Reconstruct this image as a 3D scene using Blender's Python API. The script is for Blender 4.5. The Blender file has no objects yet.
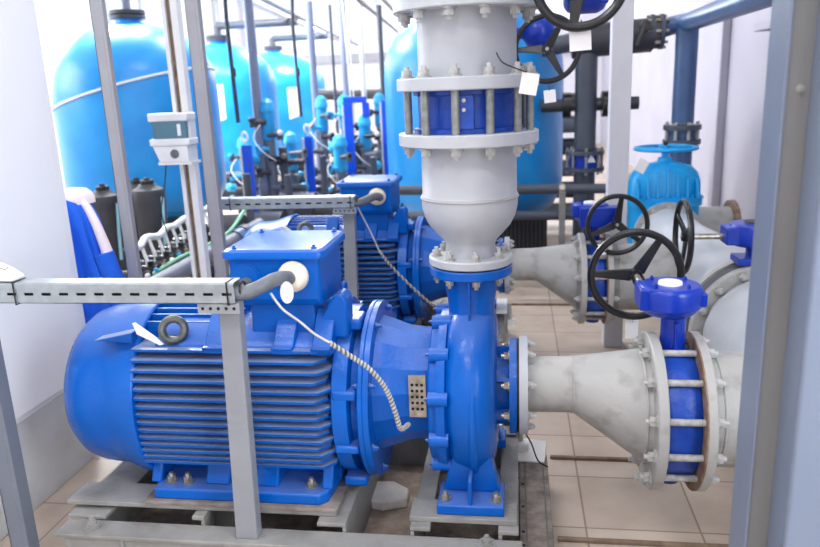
import bpy, bmesh, math, random
from mathutils import Vector, Matrix
PI = math.pi
random.seed(7)
sc = bpy.context.scene
COL = sc.collection

# ------------------------------------------------------------------ materials
def lin(c):
    return tuple((v/12.92 if v <= .04045 else ((v+.055)/1.055)**2.4) for v in c)
def rgb(r, g, b): return lin((r/255, g/255, b/255)) + (1,)
MATS = {}
def mat(name, col, rough=.5, metal=0., col2=None, scale=8, bump=0., bscale=60, coat=0., detail=4, lo=.35, hi=.7, rough2=None):
    m = bpy.data.materials.new(name); m.use_nodes = True
    nt = m.node_tree; b = nt.nodes['Principled BSDF']
    b.inputs['Base Color'].default_value = col
    b.inputs['Roughness'].default_value = rough
    b.inputs['Metallic'].default_value = metal
    b.inputs['Coat Weight'].default_value = coat
    tc = nt.nodes.new('ShaderNodeTexCoord')
    if col2 is not None:
        n = nt.nodes.new('ShaderNodeTexNoise'); n.inputs['Scale'].default_value = scale; n.inputs['Detail'].default_value = detail
        r = nt.nodes.new('ShaderNodeValToRGB')
        r.color_ramp.elements[0].position = lo; r.color_ramp.elements[0].color = col
        r.color_ramp.elements[1].position = hi; r.color_ramp.elements[1].color = col2
        nt.links.new(tc.outputs['Object'], n.inputs['Vector']); nt.links.new(n.outputs['Fac'], r.inputs['Fac'])
        nt.links.new(r.outputs['Color'], b.inputs['Base Color'])
    if bump:
        n2 = nt.nodes.new('ShaderNodeTexNoise'); n2.inputs['Scale'].default_value = bscale; n2.inputs['Detail'].default_value = 5
        bp = nt.nodes.new('ShaderNodeBump'); bp.inputs['Strength'].default_value = bump; bp.inputs['Distance'].default_value = .01
        nt.links.new(tc.outputs['Object'], n2.inputs['Vector']); nt.links.new(n2.outputs['Fac'], bp.inputs['Height'])
        nt.links.new(bp.outputs['Normal'], b.inputs['Normal'])
    MATS[name] = m
    return m
BLUE = mat('blue_enamel', rgb(0,86,178), .26, col2=rgb(0,94,190), scale=5, bump=.12, bscale=90)
BLUE_DUSTY = mat('blue_enamel_fins', rgb(0,82,168), .38, col2=rgb(2,88,178), scale=9, bump=.15, bscale=70)
def dust(m, col, fac):
    # settled dust lies on faces that look up
    nt = m.node_tree; b = nt.nodes['Principled BSDF']; L = nt.links.new
    src = b.inputs['Base Color'].links[0].from_socket
    g = nt.nodes.new('ShaderNodeNewGeometry'); sp = nt.nodes.new('ShaderNodeSeparateXYZ'); mr = nt.nodes.new('ShaderNodeMapRange')
    mr.inputs['From Min'].default_value = .6; mr.inputs['From Max'].default_value = .97; mr.inputs['To Max'].default_value = fac
    mx = nt.nodes.new('ShaderNodeMix'); mx.data_type = 'RGBA'; mx.inputs['B'].default_value = col
    L(g.outputs['Normal'], sp.inputs['Vector']); L(sp.outputs['Z'], mr.inputs['Value']); L(mr.outputs['Result'], mx.inputs['Factor']); L(src, mx.inputs['A']); L(mx.outputs['Result'], b.inputs['Base Color'])
for m_ in (BLUE, BLUE_DUSTY): m_.node_tree.nodes['Principled BSDF'].inputs['Specular IOR Level'].default_value = .28
dust(BLUE_DUSTY, rgb(150,162,184), .7); dust(BLUE, rgb(150,165,200), .24)
VBLUE = mat('valve_blue', rgb(2,46,162), .28, col2=rgb(4,54,174), scale=6, bump=.1)
DBLUE = mat('wafer_blue', rgb(8,60,160), .4, col2=rgb(20,76,178), scale=20, bump=.3, bscale=50)
CYAN = mat('cyan_enamel', rgb(0,156,224), .35, col2=rgb(10,166,232), scale=5)
CREAM = mat('off_white_paint', rgb(186,190,195), .38, col2=rgb(173,177,182), scale=4, bump=.12, bscale=40, lo=.4, hi=.75)
CREAM_W = mat('worn_off_white_paint', rgb(174,174,171), .5, col2=rgb(130,125,117), scale=11, bump=.25, bscale=35, lo=.52, hi=.8, detail=8)
RUST = mat('rusty_edge', rgb(120,88,66), .8, col2=rgb(160,140,122), scale=25, bump=.4)
STEEL = mat('zinc_bolt', rgb(190,188,180), .32, .75, col2=rgb(150,140,120), scale=40)
PSTEEL = mat('white_painted_bolt', rgb(188,190,190), .4, 0, col2=rgb(150,145,135), scale=50)
GALV = mat('galvanised_steel', rgb(172,180,184), .38, .6, col2=rgb(156,165,170), scale=30)
POSTG = mat('grey_post_paint', rgb(158,158,163), .5, col2=rgb(147,147,154), scale=4, bump=.08)
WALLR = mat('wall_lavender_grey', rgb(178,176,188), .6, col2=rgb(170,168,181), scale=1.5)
COLG = mat('column_paint', rgb(120,131,150), .45, col2=rgb(113,125,145), scale=3, bump=.06)
STUDG = mat('grey_stud', rgb(146,150,148), .45, .3, col2=rgb(120,122,118), scale=40)
TPOST = mat('tray_post_paint', rgb(140,144,150), .5, col2=rgb(130,134,140), scale=5)
FRAMEG = mat('base_frame_paint', rgb(144,143,140), .55, col2=rgb(112,111,107), scale=7, bump=.25, bscale=60, lo=.45, hi=.75)
FRAMED = mat('base_frame_dark', rgb(104,104,104), .6, col2=rgb(84,84,84), scale=9, bump=.2)
BLACK = mat('black_plastic', rgb(24,24,26), .3, bump=.05)
RUBBER = mat('black_rubber', rgb(26,26,26), .6)
HOLE = mat('dark_opening', rgb(8,8,10), .8)
CONDUIT = mat('grey_conduit', rgb(92,98,106), .5, col2=rgb(110,114,118), scale=30, bump=.2)
GLAND = mat('sealant_white', rgb(235,228,210), .6, col2=rgb(205,180,140), scale=14, bump=.4, bscale=40, lo=.5, hi=.75)
TAGW = mat('white_tag', rgb(238,238,236), .5)
WIRE = mat('wire_sheath', rgb(188,187,180), .5, 0)
WCORE = mat('wire_core', rgb(105,104,100), .5)
CONC = mat('rough_concrete', rgb(182,164,148), .95, col2=rgb(128,114,102), scale=14, bump=.8, bscale=40, detail=8)
BRICK = mat('plaster_lump', rgb(236,232,226), .9, col2=rgb(205,200,192), scale=10, bump=.5)
DUCT = mat('weathered_duct', rgb(146,136,128), .8, col2=rgb(98,90,84), scale=18, bump=.4, detail=8)
PVC = mat('grey_pvc', rgb(66,72,84), .4, col2=rgb(78,84,96), scale=5)
PVCB = mat('blue_grey_pvc', rgb(62,90,132), .35, col2=rgb(72,102,144), scale=5)
PVCL = mat('light_grey_pvc', rgb(122,130,152), .4)
DARKP = mat('dark_pipe', rgb(50,52,58), .5, col2=rgb(66,68,74), scale=6)
TANKB = mat('tank_blue', rgb(26,142,220), .33, col2=rgb(40,156,230), scale=3, bump=.1, bscale=9)
FILTERC = mat('filter_cyan', rgb(40,160,215), .35)
BBLUE = mat('bright_blue_steel', rgb(0,82,222), .4)
POSTW = mat('pale_post_paint', rgb(206,206,211), .5, col2=rgb(198,198,204), scale=4)
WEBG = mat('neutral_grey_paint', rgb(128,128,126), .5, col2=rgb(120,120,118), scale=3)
PVCM = mat('mid_grey_pvc', rgb(104,110,126), .45)
EYES = mat('dull_steel', rgb(112,116,112), .4, .7, col2=rgb(80,84,80), scale=40)
PANELW = mat('cabinet_white', rgb(246,248,251), .35, bump=.02)
PLINTH = mat('plinth_grey', rgb(205,208,210), .6, col2=rgb(190,190,188), scale=6)
JBLUE = mat('jacket_blue', rgb(24,100,222), .85, bump=.2, bscale=300)
JWHITE = mat('jacket_white', rgb(238,226,228), .85, bump=.2, bscale=300)
GREEN = mat('green_hose', rgb(110,180,140), .4)
WPIPE = mat('white_plastic', rgb(228,230,230), .4)
BROWN = mat('brown_edge', rgb(104,84,68), .7, col2=rgb(134,114,96), scale=20)
WALLW = mat('wall_white', rgb(226,225,232), .7, col2=rgb(218,217,226), scale=1.5)
CEIL = mat('ceiling_white', rgb(230,230,232), .8)
GREYB = mat('grey_block', rgb(140,140,138), .6, col2=rgb(118,118,116), scale=8, bump=.2)
SCREEN = mat('display_glass', rgb(70,120,140), .1)
GLASS = bpy.data.materials.new('window_glass'); GLASS.use_nodes = True
_b = GLASS.node_tree.nodes['Principled BSDF']; _b.inputs['Transmission Weight'].default_value = 1; _b.inputs['Roughness'].default_value = 0; _b.inputs['IOR'].default_value = 1.02
FILL_LAMP = bpy.data.materials.new('added_lamp_diffuser'); FILL_LAMP.use_nodes = True
_b = FILL_LAMP.node_tree.nodes['Principled BSDF']; _b.inputs['Emission Color'].default_value = (1,.98,.95,1); _b.inputs['Emission Strength'].default_value = 6  # glow of the added ceiling lamps

def floor_mat():
    m = bpy.data.materials.new('floor_tiles'); m.use_nodes = True; nt = m.node_tree; b = nt.nodes['Principled BSDF']
    b.inputs['Roughness'].default_value = .5
    tc = nt.nodes.new('ShaderNodeTexCoord'); br = nt.nodes.new('ShaderNodeTexBrick')
    mp = nt.nodes.new('ShaderNodeMapping'); mp.inputs['Location'].default_value = (.145, .12, 0); mp.inputs['Rotation'].default_value = (0,0,0)
    br.offset = 0; br.inputs['Scale'].default_value = 1
    br.inputs['Brick Width'].default_value = .38; br.inputs['Row Height'].default_value = .34
    br.inputs['Mortar Size'].default_value = .004; br.inputs['Mortar Smooth'].default_value = .3
    br.inputs['Color1'].default_value = rgb(192,177,163); br.inputs['Color2'].default_value = rgb(181,166,151)
    br.inputs['Mortar'].default_value = rgb(140,122,106)
    n = nt.nodes.new('ShaderNodeTexNoise'); n.inputs['Scale'].default_value = 5; n.inputs['Detail'].default_value = 8
    mx = nt.nodes.new('ShaderNodeMix'); mx.data_type = 'RGBA'; mx.blend_type = 'MULTIPLY'; mx.inputs['Factor'].default_value = .5
    rp = nt.nodes.new('ShaderNodeValToRGB'); rp.color_ramp.elements[0].position = .3; rp.color_ramp.elements[0].color = (.62,.58,.54,1); rp.color_ramp.elements[1].position = .6; rp.color_ramp.elements[1].color = (1,1,1,1)
    L = nt.links.new
    L(tc.outputs['Object'], mp.inputs['Vector']); L(mp.outputs['Vector'], br.inputs['Vector']); L(tc.outputs['Object'], n.inputs['Vector'])
    L(n.outputs['Fac'], rp.inputs['Fac']); L(br.outputs['Color'], mx.inputs['A']); L(rp.outputs['Color'], mx.inputs['B']); L(mx.outputs['Result'], b.inputs['Base Color'])
    return m
FLOOR = floor_mat()

# ------------------------------------------------------------------ mesh builder
AX = {'x': Vector((1,0,0)), 'y': Vector((0,1,0)), 'z': Vector((0,0,1)), '-x': Vector((-1,0,0)), '-y': Vector((0,-1,0)), '-z': Vector((0,0,-1))}
def axis(a): return AX[a] if isinstance(a, str) else Vector(a).normalized()
def basis(d):
    d = d.normalized()
    up = Vector((0,0,1)) if abs(d.z) < .9 else Vector((0,1,0))
    u = up.cross(d).normalized(); v = d.cross(u)
    return u, v
def wloc(o):
    p = Vector((0,0,0))
    while o is not None: p += o.location; o = o.parent
    return p
class MB:
    def __init__(s): s.v = []; s.f = []
    def ring(s, c, u, v, r, n, ph=0):
        i = len(s.v)
        for k in range(n):
            a = ph + 2*PI*k/n; s.v.append(c + u*(r*math.cos(a)) + v*(r*math.sin(a)))
        return list(range(i, i+n))
    def bridge(s, a, b):
        n = len(a)
        for k in range(n): s.f.append((a[k], a[(k+1)%n], b[(k+1)%n], b[k]))
    def box(s, x0, x1, y0, y1, z0, z1):
        i = len(s.v)
        for z in (z0, z1):
            for x, y in ((x0,y0),(x1,y0),(x1,y1),(x0,y1)): s.v.append(Vector((x,y,z)))
        for q in ((0,3,2,1),(4,5,6,7),(0,1,5,4),(1,2,6,5),(2,3,7,6),(3,0,4,7)): s.f.append(tuple(i+k for k in q))
        return s
    def hexa(s, pts):
        i = len(s.v); s.v += [Vector(p) for p in pts]
        for q in ((0,3,2,1),(4,5,6,7),(0,1,5,4),(1,2,6,5),(2,3,7,6),(3,0,4,7)): s.f.append(tuple(i+k for k in q))
        return s
    def beam(s, p0, p1, w, h, up=(0,0,1)):
        p0 = Vector(p0); p1 = Vector(p1); d = (p1-p0).normalized(); u = Vector(up).cross(d)
        if u.length < .01: u = Vector((1,0,0))
        u.normalize(); v = d.cross(u)
        q = []
        for p in (p0, p1):
            for a, b in ((-1,-1),(1,-1),(1,1),(-1,1)): q.append(p + u*(a*w/2) + v*(b*h/2))
        return s.hexa(q)
    def cyl(s, p0, p1, r0, r1=None, n=24, ph=0):
        p0 = Vector(p0); p1 = Vector(p1); r1 = r0 if r1 is None else r1
        u, v = basis(p1-p0)
        a = s.ring(p0, u, v, r0, n, ph); b = s.ring(p1, u, v, r1, n, ph)
        s.bridge(a, b); s.f.append(tuple(reversed(a))); s.f.append(tuple(b)); return s
    def lathe(s, o, ax, prof, n=48, ph=0):
        o = Vector(o); d = axis(ax); u, v = basis(d); prev = None
        for t, r in prof:
            if r < 1e-5:
                cur = [len(s.v)]; s.v.append(o + d*t)
            else: cur = s.ring(o + d*t, u, v, r, n, ph)
            if prev is not None:
                if len(prev) == 1 and len(cur) > 1:
                    for k in range(n): s.f.append((prev[0], cur[(k+1)%n], cur[k]))
                elif len(cur) == 1 and len(prev) > 1:
                    for k in range(n): s.f.append((cur[0], prev[k], prev[(k+1)%n]))
                elif len(cur) > 1: s.bridge(prev, cur)
            elif len(cur) > 1: s.f.append(tuple(reversed(cur)))
            prev = cur
        if len(prev) > 1: s.f.append(tuple(prev))
        return s
    def annulus(s, o, ax, r0, r1, t0, t1, n=48):
        o = Vector(o); d = axis(ax); u, v = basis(d)
        R = [s.ring(o+d*t, u, v, r, n) for t, r in ((t0,r0),(t0,r1),(t1,r1),(t1,r0))]
        for k in range(4): s.bridge(R[k], R[(k+1)%4])
        return s
    def tube(s, pts, r, n=10, closed=False):
        P = [Vector(p) for p in pts]; m = len(P); prev = None; first = None; u = None
        for k, p in enumerate(P):
            if closed: d = P[(k+1)%m] - P[k-1]
            else: d = P[min(k+1,m-1)] - P[max(k-1,0)]
            d.normalize()
            if u is None: u, v = basis(d)
            else:
                u = (u - d*u.dot(d)).normalized(); v = d.cross(u)
            rr = r[k] if isinstance(r, (list,tuple)) else r
            cur = s.ring(p, u, v, rr, n)
            if prev: s.bridge(prev, cur)
            else: first = cur
            prev = cur
        if closed: s.bridge(prev, first)
        else: s.f.append(tuple(reversed(first))); s.f.append(tuple(prev))
        return s
    def torus(s, c, ax, R, r, n=48, m=12, sq=1.0):
        d = axis(ax); u, v = basis(d); c = Vector(c); rings = []
        for k in range(n):
            a = 2*PI*k/n; e = u*math.cos(a) + v*math.sin(a)
            rings.append(s.ring(c+e*R, e, d*sq, r, m))
        for k in range(n): s.bridge(rings[k], rings[(k+1)%n])
        return s
    def prism(s, poly, a, b, plane='xz'):
        def P(p, t):
            if plane == 'xz': return Vector((p[0], t, p[1]))
            if plane == 'yz': return Vector((t, p[0], p[1]))
            return Vector((p[0], p[1], t))
        i = len(s.v); n = len(poly)
        s.v += [P(p, a) for p in poly] + [P(p, b) for p in poly]
        s.bridge(list(range(i,i+n)), list(range(i+n,i+2*n)))
        s.f.append(tuple(range(i,i+n))[::-1]); s.f.append(tuple(range(i+n,i+2*n))); return s
    def sphere(s, c, r, sx=1, sy=1, sz=1, n=24, m=12):
        c = Vector(c); rows = []
        for j in range(m+1):
            t = PI*j/m
            if j in (0, m): rows.append([len(s.v)]); s.v.append(c+Vector((0,0,r*sz*math.cos(t))))
            else:
                i = len(s.v)
                for k in range(n):
                    a = 2*PI*k/n; s.v.append(c+Vector((r*sx*math.sin(t)*math.cos(a), r*sy*math.sin(t)*math.sin(a), r*sz*math.cos(t))))
                rows.append(list(range(i,i+n)))
        for j in range(m):
            A, B = rows[j], rows[j+1]
            for k in range(n):
                if len(A) == 1: s.f.append((A[0], B[k], B[(k+1)%n]))
                elif len(B) == 1: s.f.append((A[k], B[0], A[(k+1)%n]))
                else: s.f.append((A[k], B[k], B[(k+1)%n], A[(k+1)%n]))
        return s
    def mesh(s, name, m, off=Vector((0,0,0)), angle=35):
        me = bpy.data.meshes.new(name)
        me.from_pydata([tuple(v-off) for v in s.v], [], s.f)
        bm = bmesh.new(); bm.from_mesh(me); bmesh.ops.recalc_face_normals(bm, faces=bm.faces); bm.to_mesh(me); bm.free()
        if angle:
            me.polygons.foreach_set('use_smooth', [True]*len(me.polygons)); me.set_sharp_from_angle(angle=math.radians(angle))
        me.materials.append(m); return me
    def build(s, name, m, parent=None, label=None, angle=35, bevel=0, origin=None, seg=2):
        off = wloc(parent) if parent else Vector((0,0,0))
        org = Vector(origin) if origin is not None else off
        me = s.mesh(name, m, org, angle)
        o = bpy.data.objects.new(name, me); COL.objects.link(o)
        if parent: o.parent = parent
        o.location = org - off
        if label: o['label'] = label
        if bevel:
            b = o.modifiers.new('bevel', 'BEVEL'); b.width = bevel; b.segments = seg; b.limit_method = 'ANGLE'; b.angle_limit = math.radians(40)
        return o
def tag(o, label, cat, group=None):
    o['label'] = label; o['category'] = cat
    if group: o['group'] = group
    return o
def thing(name, label, cat, loc, group=None):
    o = bpy.data.objects.new(name, None); o.empty_display_size = .05; COL.objects.link(o); o.location = loc
    return tag(o, label, cat, group)
def struct(o): o['kind'] = 'structure'; return o
_bolts = {}
def bolt(parent, p, d, r=.012, m=None, h=None, name='bolt', wash=True):
    m = m or STEEL; h = h or r*1.1; key = (round(r,4), m.name, round(h,4), wash)
    if key not in _bolts:
        b = MB()
        if wash: b.cyl((0,0,0),(0,0,r*.3), r*1.35, n=16)
        b.cyl((0,0,r*.2),(0,0,r*.3+h), r, n=6); b.cyl((0,0,h),(0,0,h+r*1.0), r*.5, n=10)
        _bolts[key] = b.mesh('bolt', m)
    o = bpy.data.objects.new(name, _bolts[key]); COL.objects.link(o); o.parent = parent
    o.location = Vector(p) - wloc(parent); o.rotation_mode = 'QUATERNION'
    o.rotation_quaternion = Vector((0,0,1)).rotation_difference(axis(d)); return o
def bolt_circle(parent, c, ax, R, n, r=.012, m=None, flip=False, ph=.0, name='bolt'):
    d = axis(ax); u, v = basis(d); c = Vector(c)
    for k in range(n):
        a = ph + 2*PI*k/n
        bolt(parent, c + u*(R*math.cos(a)) + v*(R*math.sin(a)), -d if flip else d, r, m, name=name)
def stud_circle(parent, c, ax, R, n, r, t0, t1, m, ph=0, name='stud'):
    d = axis(ax); u, v = basis(d); c = Vector(c)
    for k in range(n):
        a = ph + 2*PI*k/n; p = c + u*(R*math.cos(a)) + v*(R*math.sin(a))
        MB().cyl(p+d*t0, p+d*t1, r, n=12).build(name, m, parent)
def kids(o): return [c for c in list(bpy.data.objects) if c.parent == o]
def copy_tree(o, parent=None):
    c = o.copy(); COL.objects.link(c)
    if parent: c.parent = parent
    for ch in kids(o): copy_tree(ch, c)
    return c
def dup(o, dx, dy, label, dz=0):
    c = copy_tree(o); c.location = o.location + Vector((dx,dy,dz)); c['label'] = label; return c
def smooth_path(pts, k=8):
    P = [Vector(p) for p in pts]; out = []
    for i in range(len(P)-1):
        a = P[max(i-1,0)]; b = P[i]; c = P[i+1]; d = P[min(i+2,len(P)-1)]
        for j in range(k):
            t = j/k; out.append(.5*((2*b)+(c-a)*t+(2*a-5*b+4*c-d)*t*t+(-a+3*b-3*c+d)*t**3))
    out.append(P[-1]); return out

# ------------------------------------------------------------------ room
RX, LX, BY, FY, CZ = 2.0, -6.6, 18.0, -2.0, 4.2
struct(MB().box(LX,RX,FY,BY,-.1,0).build('floor', FLOOR, angle=0))
struct(MB().box(LX-.2,RX+.2,FY-.2,BY+.2,CZ,CZ+.15).build('ceiling', CEIL, angle=0))
struct(MB().box(LX,RX,FY-.2,FY,-.1,CZ).build('wall_front', WALLW, angle=0))
def wall_windows(name, plane, t0, t1, a0, a1, wins, z0, z1, m=None):
    b = MB()
    def bx(u0,u1,zz0,zz1):
        if plane == 'x': b.box(t0,t1,u0,u1,zz0,zz1)
        else: b.box(u0,u1,t0,t1,zz0,zz1)
    bx(a0,a1,-.1,z0); bx(a0,a1,z1,CZ); u = a0
    for w0, w1 in wins: bx(u,w0,z0,z1); u = w1
    bx(u,a1,z0,z1)
    struct(b.build(name, m or WALLW, angle=0))
winL = [(4.0,6.4),(7.4,9.8),(10.8,13.2),(14.2,16.6)]
winR_added = [(-1.2,.6)]  # unseen window added in the right wall to brighten the cabinet
wall_windows('wall_right','x',RX,RX+.2,FY,BY,winR_added,1.0,3.2,WALLR)
winB = [(-6.0,-3.9),(-3.3,-1.2),(-.6,1.5)]
wall_windows('wall_left','x',LX-.2,LX,FY,BY,winL,1.6,3.6)
wall_windows('wall_back','y',BY,BY+.2,LX,RX,winB,2.6,3.8)
n_w = 1
for wins, pl in ((winL,'x'),(winB,'y'),(winR_added,'r')):
    for w0, w1 in wins:
        z0, z1 = {'x':(1.6,3.6),'y':(2.6,3.8),'r':(1.0,3.2)}[pl]
        XX = LX-.1 if pl == 'x' else RX+.1; px_ = pl != 'y'
        e = bpy.data.objects.new('window_%d' % n_w, None); COL.objects.link(e); e['kind'] = 'structure'
        e.location = (XX,(w0+w1)/2,z0) if px_ else ((w0+w1)/2,BY+.1,z0)
        f = MB(); g = MB(); mid = (w0+w1)/2
        def fb(u0,u1,a,b_,mb=f,t=.03):
            if px_: mb.box(XX-t,XX+t,u0,u1,a,b_)
            else: mb.box(u0,u1,BY+.1-t,BY+.1+t,a,b_)
        fb(w0,w1,z0,z0+.06); fb(w0,w1,z1-.06,z1); fb(w0,w0+.06,z0,z1); fb(w1-.06,w1,z0,z1); fb(mid-.03,mid+.03,z0,z1)
        fb(w0+.03,w1-.03,z0+.03,z1-.03,g,.004)
        f.build('window_frame', WPIPE, e, angle=0); g.build('window_pane', GLASS, e, angle=0); n_w += 1
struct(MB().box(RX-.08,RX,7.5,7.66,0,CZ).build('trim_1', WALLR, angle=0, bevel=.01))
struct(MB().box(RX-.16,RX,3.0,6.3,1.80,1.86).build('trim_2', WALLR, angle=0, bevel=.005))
for i, y in enumerate((2.18, 2.735, 4.86)):
    struct(MB().box((.135,.135,-.2)[i],RX,y-.009,y+.009,-.001,.013).build('trim_%d' % (i+3), BROWN, angle=0, bevel=.004))
struct(MB().box(-1.79,-1.45,2.66,2.68,-.001,.014).build('trim_6', BROWN, angle=0))
struct(MB().box(LX,RX,BY-.15,BY,2.1,2.3).build('trim_7', POSTG, angle=0))

# ------------------------------------------------------------------ pump base frame (skid)
def base_frame(label):
    t = thing('pump_base_frame', label, 'machine frame', (-.7,2.2,0), 'steel pump base frames')
    def ibeam_x(x0,x1,y0,y1,z1):
        b = MB(); b.box(x0,x1,y0,y1,z1-.014,z1); b.box(x0+.03,x1,y0+.008,y0+.02,.014,z1-.014); b.box(x0,x1,y0,y1,0,.014)
        for x in (x0+.22, x0+.55, x0+.95): b.box(x,x+.01,y0,y0+.008,.014,z1-.014)
        return b
    ibeam_x(-1.42,.015,1.79,1.872,.205).build('beam', FRAMEG, t, angle=0, bevel=.003)
    ibeam_x(-1.42,.015,2.56,2.64,.205).build('beam', FRAMEG, t, angle=0, bevel=.003)
    # motor rails
    for y0, y1 in ((1.905,2.02),(2.38,2.50)):
        MB().box(-1.44,-.545,y0,y1,.234,.25).build('motor_rail', FRAMEG, t, angle=0, bevel=.002)
    # left cross beam (two flanges and a web seen from above)
    b = MB(); b.box(-1.42,-1.29,1.872,2.56,.205,.219); b.box(-1.36,-1.35,1.872,2.56,.02,.205); b.box(-1.42,-1.29,1.872,2.56,.0,.014)
    b.build('cross_beam', FRAMEG, t, angle=0, bevel=.003)
    for x0, x1 in ((-.60,-.51),(-1.0,-.96)):
        b = MB(); b.box(x0,x1,1.872,2.56,.219,.233); b.box(x1-.012,x1,1.872,2.56,.0,.219)
        b.build('cross_beam', FRAMEG, t, angle=0, bevel=.003)
    for x0, x1 in ((-.315,-.255),(-.055,.005)):
        b = MB(); b.box(x0,x1,1.872,2.56,.219,.233); b.box(x0,x0+.012,1.872,2.56,.0,.219)
        b.build('cross_beam', FRAMEG, t, angle=0, bevel=.003)
    MB().box(-.32,.0,1.90,2.0,.2335,.25).build('pump_rail', FRAMEG, t, angle=0, bevel=.002)
    MB().box(-1.17,-.54,1.90,2.035,.2505,.262).build('shim_plate', DUCT, t, angle=0, bevel=.002)
    for x, y in ((-1.315,1.836),(-.087,1.845)):
        MB().cyl((x,y,.205),(x,y,.209), .03, n=20).build('washer', FRAMEG, t)
        bolt(t, (x,y,.208), 'z', .014, FRAMEG, h=.014)
    return t
def plinth(dx, dy, label):
    b = MB(); b.box(-1.38+dx,0.0+dx,1.885+dy,2.55+dy,0,.05)
    o = b.build('concrete_pad', CONC, angle=0, origin=(-.7+dx,2.2+dy,0)); return tag(o, label, 'concrete pad', None)
bf1 = base_frame('grey steel base frame under the nearest blue motor, in the foreground')
plinth(0,0,'rough brown-grey concrete infill inside the nearest pump frame, under the white lump')
plinth(-.07,1.7,'concrete infill inside the rear pump frame')

# ------------------------------------------------------------------ motor
def motor(label):
    t = thing('electric_motor', label, 'electric motor', (-.85,2.2,.262), 'blue electric motors')
    A = Vector((0,2.2,.54))
    fc = MB().lathe(A,'x',[(-1.455,0),(-1.455,.15),(-1.449,.20),(-1.435,.232),(-1.405,.256),(-1.37,.268),(-1.325,.272),(-1.29,.274),(-1.255,.283),(-1.215,.298),(-1.165,.310),(-1.16,.305),(-1.2,.0)],64).build('fan_cover', BLUE, t)
    # rear grille rings
    g = MB()
    for r in (.05,.08,.11,.14,.17): g.torus(A+Vector((-1.457,0,0)),'x',r,.004,32,6)
    g.build('grille', BLUE, fc)
    # recess with a small cover screw plate on the cover
    MB().prism([(-1.30,.772),(-1.17,.80),(-1.17,.765)],1.965,2.02).build('side_pocket', BLUE_DUSTY, fc, bevel=.004)
    # housing core + fins
    h = MB(); h.lathe(A,'x',[(-1.20,.235),(-.545,.235)],48)
    for k, z in enumerate((.752,.722,.692,.662,.633,.604,.576,.549,.523,.498,.474,.451,.429,.407,.387)):
        dz = z-.55
        yh = .29*(1-min(1,abs(dz/.285))**3.4)**(1/3.4)
        for sgn in (-1,1):
            y0 = 2.2 + sgn*.12; y1 = 2.2+sgn*yh
            ya, yb = min(y0,y1), max(y0,y1)
            x1 = -.548 - .012*(k%2)
            if sgn < 0: h.prism([(-1.165,yb),(-1.165,ya+.004),(-1.155,ya),(x1-.03,ya),(x1,ya+.035),(x1,yb)], z-.004, z+.004, 'xy')
            else: h.box(-1.165,x1,ya,yb,z-.004,z+.004)
    for k in range(9):
        y = 2.2 + (k-4)*.036
        zt = .53+.287*math.sqrt(max(0,1-((y-2.2)/.33)**2))
        h.box(-1.165,-.86,y-.004,y+.004,.72,zt+.02)
        h.box(-1.165,-.56,y-.004,y+.004,.27,.40)
    h.build('housing', BLUE_DUSTY, t, angle=25)
    # smooth shoulders above the side fins
    b = MB()
    for x0, x1 in ((-.935,-.87),(-.72,-.655),(-.60,-.54)):
        b.prism([(1.935,.765),(1.96,.765),(2.05,.86),(2.05,.72),(1.95,.74)],x0,x1,'yz')
    b.prism([(1.965,.752),(1.975,.765),(2.06,.81),(2.34,.81),(2.425,.765),(2.435,.752),(2.40,.735),(2.0,.735)],-1.10,-.55,'yz')
    b.build('shoulder', BLUE, t, bevel=.004)
    # end shield and flange
    MB().lathe(A,'x',[(-.56,.24),(-.545,.272),(-.50,.272),(-.495,.235),(-.46,.225)],48).build('end_shield', BLUE, t)
    for z0,z1,y0,y1 in ((.78,.815,2.06,2.16),(.60,.63,1.935,2.0),(.27,.30,2.02,2.12),(.43,.455,1.93,2.0)):
        MB().box(-.545,-.47,y0,y1,z0,z1).build('lug', BLUE, t, bevel=.008)
    MB().prism([(-.60,.80),(-.545,.90),(-.515,.91),(-.50,.89),(-.50,.77),(-.60,.77)],2.02,2.10).build('lug', BLUE, t, bevel=.008)
    MB().lathe(A,'x',[(-.466,.2),(-.466,.283),(-.463,.287),(-.452,.287),(-.449,.284),(-.449,.2)],64).build('flange', BLUE, t)
    # feet
    for y0, y1, s in ((1.915,2.06,-1),(2.34,2.485,1)):
        f = MB(); f.prism([(-1.14,y0),(-.60,y0),(-.575,y0+.025),(-.565,y1),(-1.15,y1)] if s<0 else [(-1.15,y0),(-.565,y0),(-.575,y1-.02),(-.60,y1),(-1.14,y1)], .262,.298,'xy')
        for x0, x1 in ((-1.165,-1.13),(-.98,-.90),(-.83,-.74),(-.60,-.565)):
            yi = y0+.035 if s<0 else y1-.035
            f.hexa([(x0,min(yi,2.2+s*.1),.298),(x1,min(yi,2.2+s*.1),.298),(x1,max(yi,2.2+s*.1),.298),(x0,max(yi,2.2+s*.1),.298),
                    (x0,min(2.2+s*.2,2.2+s*.1),.40),(x1,min(2.2+s*.2,2.2+s*.1),.40),(x1,max(2.2+s*.2,2.2+s*.1),.40),(x0,max(2.2+s*.2,2.2+s*.1),.40)])
        fo = f.build('foot', BLUE, t, bevel=.006)
        y = 1.965 if s<0 else 2.435
        for x in (-1.10,-1.045,-.635): bolt(fo, (x,y,.298),'z',.0145,STEEL,h=.016)
    # terminal box
    tb = MB().prism([(1.98,1.04),(1.98,.905),(2.0,.88),(2.20,.86),(2.25,.90),(2.25,1.04)],-.84,-.565,'yz').build('terminal_box', BLUE, t, bevel=.012, seg=3)
    MB().prism([(2.02,.885),(2.02,.76),(2.22,.76),(2.22,.87)],-.80,-.60,'yz').build('box_neck', BLUE_DUSTY, tb, bevel=.006)
    x0,x1,y0,y1 = -.858,-.545,1.962,2.268; r_ = .03
    P = []
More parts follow.
